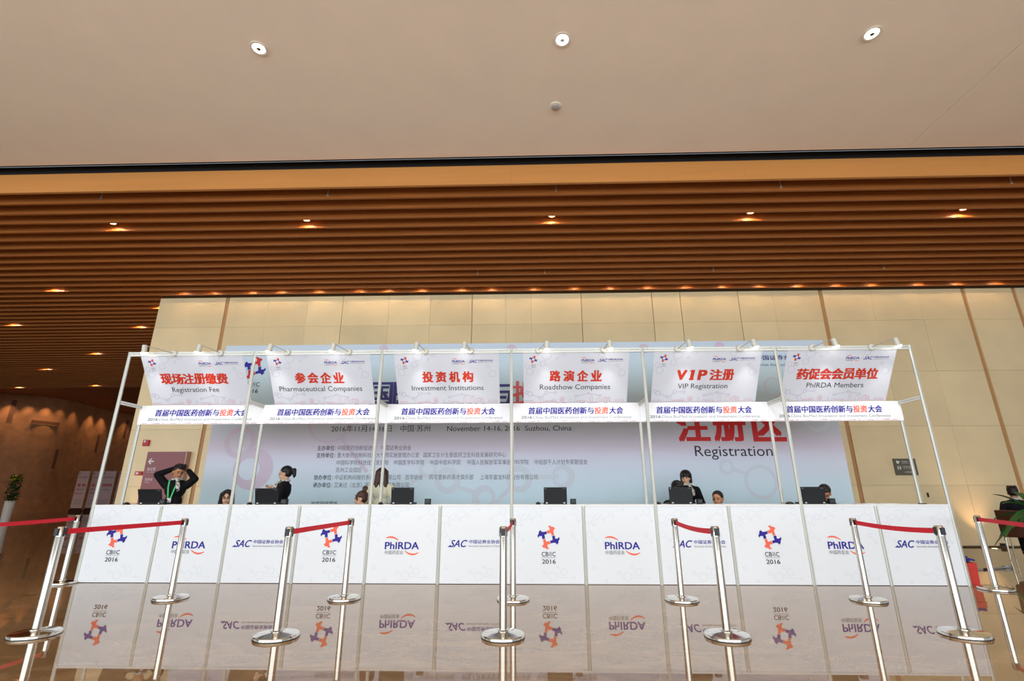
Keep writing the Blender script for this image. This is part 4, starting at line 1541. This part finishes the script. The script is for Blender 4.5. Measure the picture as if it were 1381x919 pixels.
def person(label, loc, rz, stature=1.6, seated=False, lean=0.0, head=(0, 0, 0), head_off=(0, 0), arms=None, hair='short', hair_m='hair', top='jacket',
           bottom='jacket', skin='skin', fingers=True, lanyard=False, scarf=None, glasses=False, collar=False, voxel=0.008, skirt=False):
    k = stature / 1.6
    dz = -0.38 if seated else 0.0

    def J(x, y, z):
        """upper-body joint; lean tips it forward about the hips"""
        p = Vector((x * k, y * k, z * k + dz))
        hz = 0.90 * k + dz
        if lean and p.z > hz:
            h = p.z - hz
            p.y += -math.sin(lean) * h
            p.z = hz + h * math.cos(lean)
        return p
    pel, waist, chest, neck = J(0, 0, .90), J(0, 0.005, 1.02), J(0, 0.01, 1.22), J(0, 0.015, 1.37)
    shl = [J(sx * 0.158, 0.015, 1.278) for sx in (-1, 1)]
    hc = neck + Vector((head_off[0], head_off[1] - 0.02, 0.115 * k))
    hR = Euler((head[1], head[2], head[0]), 'ZXY').to_matrix() if False else (Matrix.Rotation(head[0], 3, 'Z') @ Matrix.Rotation(head[1], 3, 'X') @ Matrix.Rotation(head[2], 3, 'Y'))

    def H(x, y, z):
        return hc + hR @ Vector((x * k, y * k, z * k))
    if arms is None:
        arms = [((-0.23, 0.02, 1.06), (-0.17, -0.20, 1.02)), ((0.23, 0.02, 1.06), (0.17, -0.20, 1.02))]
    hips, knees, ankles = [], [], []
    for sx in (-1, 1):
        hips.append(Vector((sx * 0.085 * k, 0, .86 * k + dz)))
        if seated:
            knees.append(Vector((sx * 0.11 * k, -0.40 * k, .50 * k)))
            ankles.append(Vector((sx * 0.11 * k, -0.36 * k, .08)))
        else:
            knees.append(Vector((sx * 0.095 * k, -0.015, .47 * k)))
            ankles.append(Vector((sx * 0.10 * k, 0.02, .08)))
    B = Blob()
    B.ell(pel, (.150 * k, .105 * k, .12 * k)).ell(waist, (.118 * k, .085 * k, .13 * k)).ell(chest, (.150 * k, .10 * k, .15 * k))
    B.limb(shl[0], shl[1], .052 * k, .052 * k)
    B.limb(J(0, 0.01, 1.32), H(0, 0.02, -.06), .056 * k, .048 * k)
    for i in (0, 1):
        el, wr = J(*arms[i][0]), J(*arms[i][1])
        B.limb(shl[i], el, .046 * k, .036 * k).limb(el, wr, .035 * k, .024 * k)
        fd = (wr - el).normalized()
        hd = arms[i][2] if len(arms[i]) > 2 else fd
        pn = arms[i][3] if len(arms[i]) > 3 else (0, 0, -1)
        if fingers:
            hand(B, wr, hd, pn, 0.3, k)
        else:
            hand(B, wr, hd, pn, 0.4, k)
        B.limb(hips[i], knees[i], .075 * k, .052 * k).limb(knees[i], ankles[i], .050 * k, .034 * k)
        B.limb(ankles[i] + Vector((0, 0.03, -.04)), ankles[i] + Vector((0, -.13, -.055)), .034, .024)
    # head
    B.ell(H(0, .014, .03), (.074 * k, .092 * k, .084 * k), hR).ell(H(0, -.018, -.04), (.058 * k, .070 * k, .074 * k), hR)
    B.ell(H(0, -.060, -.094), (.024 * k, .020 * k, .018 * k), hR)
    B.ell(H(0, -.094, -.018), (.011 * k, .016 * k, .012 * k), hR).limb(H(0, -.080, .012), H(0, -.094, -.016), .008 * k, .010 * k)
    for sx in (-1, 1):
        B.ell(H(sx * .072, .012, -.012), (.012 * k, .020 * k, .030 * k), hR)
        B.ell(H(sx * .034, -.062, -.035), (.022 * k, .020 * k, .02 * k), hR)
    body = B.fuse('person', skin, voxel, 3)
    body.location = loc
    body.rotation_euler = (0, 0, rz)
    tag(body, label, 'person')
    # face
    for sx in (-1, 1):
        e = MB()
        bm = bmesh.new()
        bmesh.ops.create_uvsphere(bm, u_segments=12, v_segments=8, radius=1, matrix=Matrix.Translation(H(sx * .031, -.0795, .004)) @ hR.to_4x4() @ Matrix.Diagonal((.014 * k, .007 * k, .0065 * k, 1)))
        e.bm(bm, 'eye')
        e.build('eye', body, True)
        e = MB()
        e.tube([H(sx * .014, -.086, .024), H(sx * .030, -.085, .028), H(sx * .048, -.074, .022)], .0035 * k, 6, 'hair')
        e.build('eyebrow', body, True)
    e = MB()
    bm = bmesh.new()
    bmesh.ops.create_uvsphere(bm, u_segments=12, v_segments=8, radius=1, matrix=Matrix.Translation(H(0, -.0830, -.056)) @ hR.to_4x4() @ Matrix.Diagonal((.021 * k, .007 * k, .007 * k, 1)))
    e.bm(bm, 'lips')
    e.build('mouth', body, True)
    # hair
    Hh = Blob()
    Hh.ell(H(0, .030, .046), (.084 * k, .096 * k, .085 * k), hR)
    if hair == 'short':
        Hh.ell(H(0, .045, .0), (.080 * k, .072 * k, .07 * k), hR).ell(H(0.01, -.045, .092), (.062 * k, .045 * k, .030 * k), hR)
        for j in range(9):
            Hh.ell(H(-.06 + .015 * j, -.02 - .01 * (j % 3), .115 + .01 * ((j * 5) % 3)), (.018 * k, .026 * k, .016 * k), hR)
    elif hair == 'bob':
        Hh.ell(H(0, .02, .055), (.094 * k, .104 * k, .086 * k), hR)
        for sx in (-1, 1):
            Hh.limb(H(sx * .070, .02, .05), H(sx * .080, .022, -.075), .034 * k, .022 * k)
        Hh.ell(H(0, .062, -.015), (.092 * k, .056 * k, .085 * k), hR)
        Hh.limb(H(-.05, -.060, .07), H(-.05, -.080, .028), .026 * k, .014 * k).limb(H(0, -.066, .075), H(0, -.088, .034), .028 * k, .014 * k).limb(H(.05, -.060, .07), H(.05, -.080, .028), .026 * k, .014 * k)
    elif hair == 'tail':
        Hh.limb(H(0, .115, .045), H(0, .150, .030), .022 * k, .034 * k).limb(H(0, .150, .030), H(0, .150, -.05), .040 * k, .030 * k).limb(H(0, .150, -.05), H(0, .140, -.085), .028 * k, .012 * k)
        Hh.ell(H(0, .05, .0), (.078 * k, .066 * k, .07 * k), hR)
    elif hair == 'bun':
        Hh.ell(H(0, .05, .0), (.080 * k, .068 * k, .075 * k), hR)
        Hh.limb(H(0, .055, .110), H(0, .070, .140), .024 * k, .026 * k)
        for j in range(10):
            a0 = j * PI / 5
            Hh.ell(H(0, .080 + .030 * math.cos(a0), .155 + .026 * math.sin(a0)), (.024 * k, .017 * k, .017 * k), hR)
        for sx in (-1, 1):
            Hh.limb(H(sx * .060, -.058, .055), H(sx * .066, -.048, -.03), .018 * k, .008 * k)
    elif hair == 'long':
        Hh.ell(H(0, .04, .025), (.102 * k, .088 * k, .104 * k), hR)
        for sx in (-1, 1):
            Hh.limb(H(sx * .074, .03, .05), H(sx * .098, .035, -.16), .036 * k, .027 * k)
            Hh.limb(H(sx * .05, .065, .03), H(sx * .075, .070, -.19), .048 * k, .030 * k)
        Hh.limb(H(0, .07, .03), H(0, .085, -.20), .048 * k, .026 * k)
        Hh.limb(H(-.035, -.062, .085), H(-.058, -.066, .03), .022 * k, .012 * k).limb(H(.02, -.062, .09), H(.058, -.066, .03), .024 * k, .012 * k)
    Hh.fuse('hair', hair_m, 0.007, 2, body)
    # clothes
    T = Blob()
    T.ell(pel + Vector((0, 0, .03 * k)), (.158 * k, .118 * k, .10 * k)).ell(waist, (.132 * k, .098 * k, .14 * k)).ell(chest, (.163 * k, .113 * k, .155 * k))
    T.limb(shl[0], shl[1], .062 * k, .062 * k)
    for i in (0, 1):
        T.limb(J(0, .02, 1.335), shl[i] + Vector((0, 0, .006)), .060 * k, .054 * k)
    T.limb(J(0, .02, 1.30), J(0, .02, 1.35), .078 * k, .062 * k)
    for i in (0, 1):
        el, wr = J(*arms[i][0]), J(*arms[i][1])
        T.limb(shl[i], el, .068 * k, .057 * k).limb(el, el.lerp(wr, .93), .056 * k, .039 * k)
    T.fuse('jacket', top, 0.010, 3, body)
    P = Blob()
    P.ell(pel, (.162 * k, .118 * k, .10 * k))
    for i in (0, 1):
        P.limb(hips[i], knees[i], .088 * k, .064 * k).limb(knees[i], ankles[i], .062 * k, .048 * k)
    P.fuse('trousers', bottom, 0.011, 3, body)
    for i in (0, 1):
        S = Blob()
        S.limb(ankles[i] + Vector((0, 0.04, -.038)), ankles[i] + Vector((0, -.15, -.048)), .042, .031)
        S.fuse('shoe', 'plastic', 0.009, 2, body)
    if lanyard:
        for sx in (-1, 1):
            b = MB()
            b.ribbon([J(sx * .065, .03, 1.40), J(sx * .070, -.075, 1.345), J(sx * .052, -.112, 1.24), J(sx * .020, -.122, 1.08)], (1, 0, 0), .022, .003, 'lanyard')
            b.build('lanyard', body)
        b = MB()
        b.bevbox(-.035, .035, -.128, -.122, 0, .095, .002, 'badge', Matrix.Translation(J(0, 0, 0.985) - Vector((0, 0, 0)) + Vector((0, J(0, 0, 0.985).y * 0, 0))))
        b.box(-.022, .022, -.1292, -.128, .02, .06, 'ink_pale', Matrix.Translation(J(0, 0, 0.985)))
        b.build('badge', body)
    if scarf:
        S = Blob()
        for j in range(11):
            a0 = j / 10 * 2 * PI
            S.ell(J(.062 * math.cos(a0), .01 + .066 * math.sin(a0), 1.375), (.026 * k, .026 * k, .024 * k))
        S.limb(J(.045, -.075, 1.36), J(.095, -.110, 1.26), .022 * k, .034 * k).limb(J(.095, -.110, 1.26), J(.105, -.112, 1.20), .034 * k, .022 * k)
        S.fuse('scarf', scarf, 0.009, 2, body)
    if collar:
        S = Blob()
        for j in range(14):
            a0 = j / 14 * 2 * PI
            S.ell(J(.058 * math.cos(a0), .015 + .060 * math.sin(a0), 1.385), (.018 * k, .018 * k, .024 * k))
        S.fuse('collar', 'collar', 0.007, 1, body)
    if glasses:
        b = MB()
        for sx in (-1, 1):
            b.tube([H(sx * .032 + .022 * math.cos(j / 12 * 2 * PI), -.100, .003 + .017 * math.sin(j / 12 * 2 * PI)) for j in range(13)], .0022, 6, 'eye')
            b.tube([H(sx * .054, -.098, .006), H(sx * .074, .01, .004)], .0022, 6, 'eye')
        b.tube([H(-.011, -.100, .005), H(.011, -.100, .005)], .0022, 6, 'eye')
        b.build('glasses', body, True)
    return body


def stool(x, y, rz, label):
    t = thing('folding_chair', label, 'chair', (x, y, 0), rz, 'chairs behind the counter')
    b = MB()
    b.bevbox(-0.20, 0.20, -0.19, 0.19, 0.385, 0.415, 0.01, 'plastic')
    b.build('seat', t)
    b = MB()
    b.bevbox(-0.19, 0.19, 0.20, 0.225, 0.62, 0.82, 0.01, 'plastic')
    b.build('backrest', t)
    for sx in (-1, 1):
        b = MB()
        b.tube([(sx * 0.19, 0.21, 0.80), (sx * 0.19, 0.19, 0.40), (sx * 0.19, 0.23, 0.0)], 0.011, 8, 'silver')
        b.build('leg', t, True)
        b = MB()
        b.tube([(sx * 0.19, -0.17, 0.39), (sx * 0.19, -0.20, 0.0)], 0.011, 8, 'silver')
        b.build('leg', t, True)


# standing, both hands behind the head
person('person in black jacket and green lanyard, both hands raised behind the head', (-5.64, 1.12, 0), 0.12, 1.63, head=(0.85, 0.28, 0.1), hair='short', skin='skin_tan', lanyard=True, scarf='scarf', voxel=0.007,
       arms=[((-0.30, -0.03, 1.445), (-0.085, 0.095, 1.565), (0.85, 0.2, 0.25), (0.2, -1, 0)), ((0.295, -0.03, 1.375), (0.105, 0.095, 1.52), (-0.85, 0.2, 0.25), (-0.2, -1, 0))])
person('seated person with long black hair and glasses looking over the counter', (-4.64, 0.95, 0), 0.40, 1.60, True, head=(0.05, 0.08, 0), hair='long', glasses=True)
person('standing woman with ponytail and black jacket in profile, one hand lifted', (-3.83, 1.15, 0), -PI / 2 + 0.15, 1.60, head=(0.0, 0.18, 0), hair='tail', lanyard=True, scarf='scarf', voxel=0.006,
       arms=[((-0.20, -0.05, 1.10), (-0.12, -0.19, 1.245), (0.05, -0.95, 0.25), (0.5, 0, 0.8)), ((0.21, 0.0, 1.06), (0.13, -0.17, 1.10), (0, -0.9, 0.35), (-0.5, 0, -0.8))])
person('seated woman with brown hair in a topknot turned to the left', (-2.46, 0.98, 0), -PI / 2 + 0.25, 1.58, True, head=(0.0, 0.12, 0), hair='bun', hair_m='hair_brown', top='brown_cloth')
person('standing person seen from behind with long brown hair and cream top', (-2.25, 1.35, 0), PI + 0.1, 1.58, head=(0.1, 0.1, 0), hair='long', hair_m='hair_brown', top='cream', bottom='grey_cloth')
person('person hidden behind the laptop, only black hair showing', (2.58, 0.86, 0), 0.0, 1.72, True, head=(0, 0.40, 0), hair='short')
person('standing woman with black bob, patterned scarf and green lanyard', (2.88, 1.36, 0), -0.30, 1.52, head=(-0.20, 0.12, 0), hair='bob', lanyard=True, scarf='scarf')
person('seated woman with dark tied-back hair looking left beside the bob-haired woman', (3.20, 0.90, 0), -0.55, 1.57, True, head=(-0.1, 0.12, 0), hair='tail', skin='skin_tan')
person('person bent low behind the rightmost laptop, dark hair showing', (4.90, 0.98, 0), -0.4, 1.66, True, lean=0.12, head=(-0.2, 0.60, 0.1), hair='short', skin='skin_tan')
person('person in dark jacket sitting with the back turned at the right edge', (SEAT[0], SEAT[1], 0.055), math.radians(130), 1.60, True, head=(0.1, 0.25, 0), hair='short', skin='skin_tan', top='navy_cloth', collar=True, lean=0.05)
stool(-4.64, 0.95, 0.05, 'folding chair behind the counter under the person with glasses')
stool(-2.46, 0.98, -PI / 2 + 0.25, 'folding chair behind the counter under the woman with the topknot')
stool(2.58, 0.86, 0.0, 'folding chair behind the counter under the person hidden by the laptop')
stool(3.20, 0.90, -0.55, 'folding chair behind the counter under the woman beside the bob')
stool(4.90, 0.98, -0.4, 'folding chair behind the counter under the bent person')
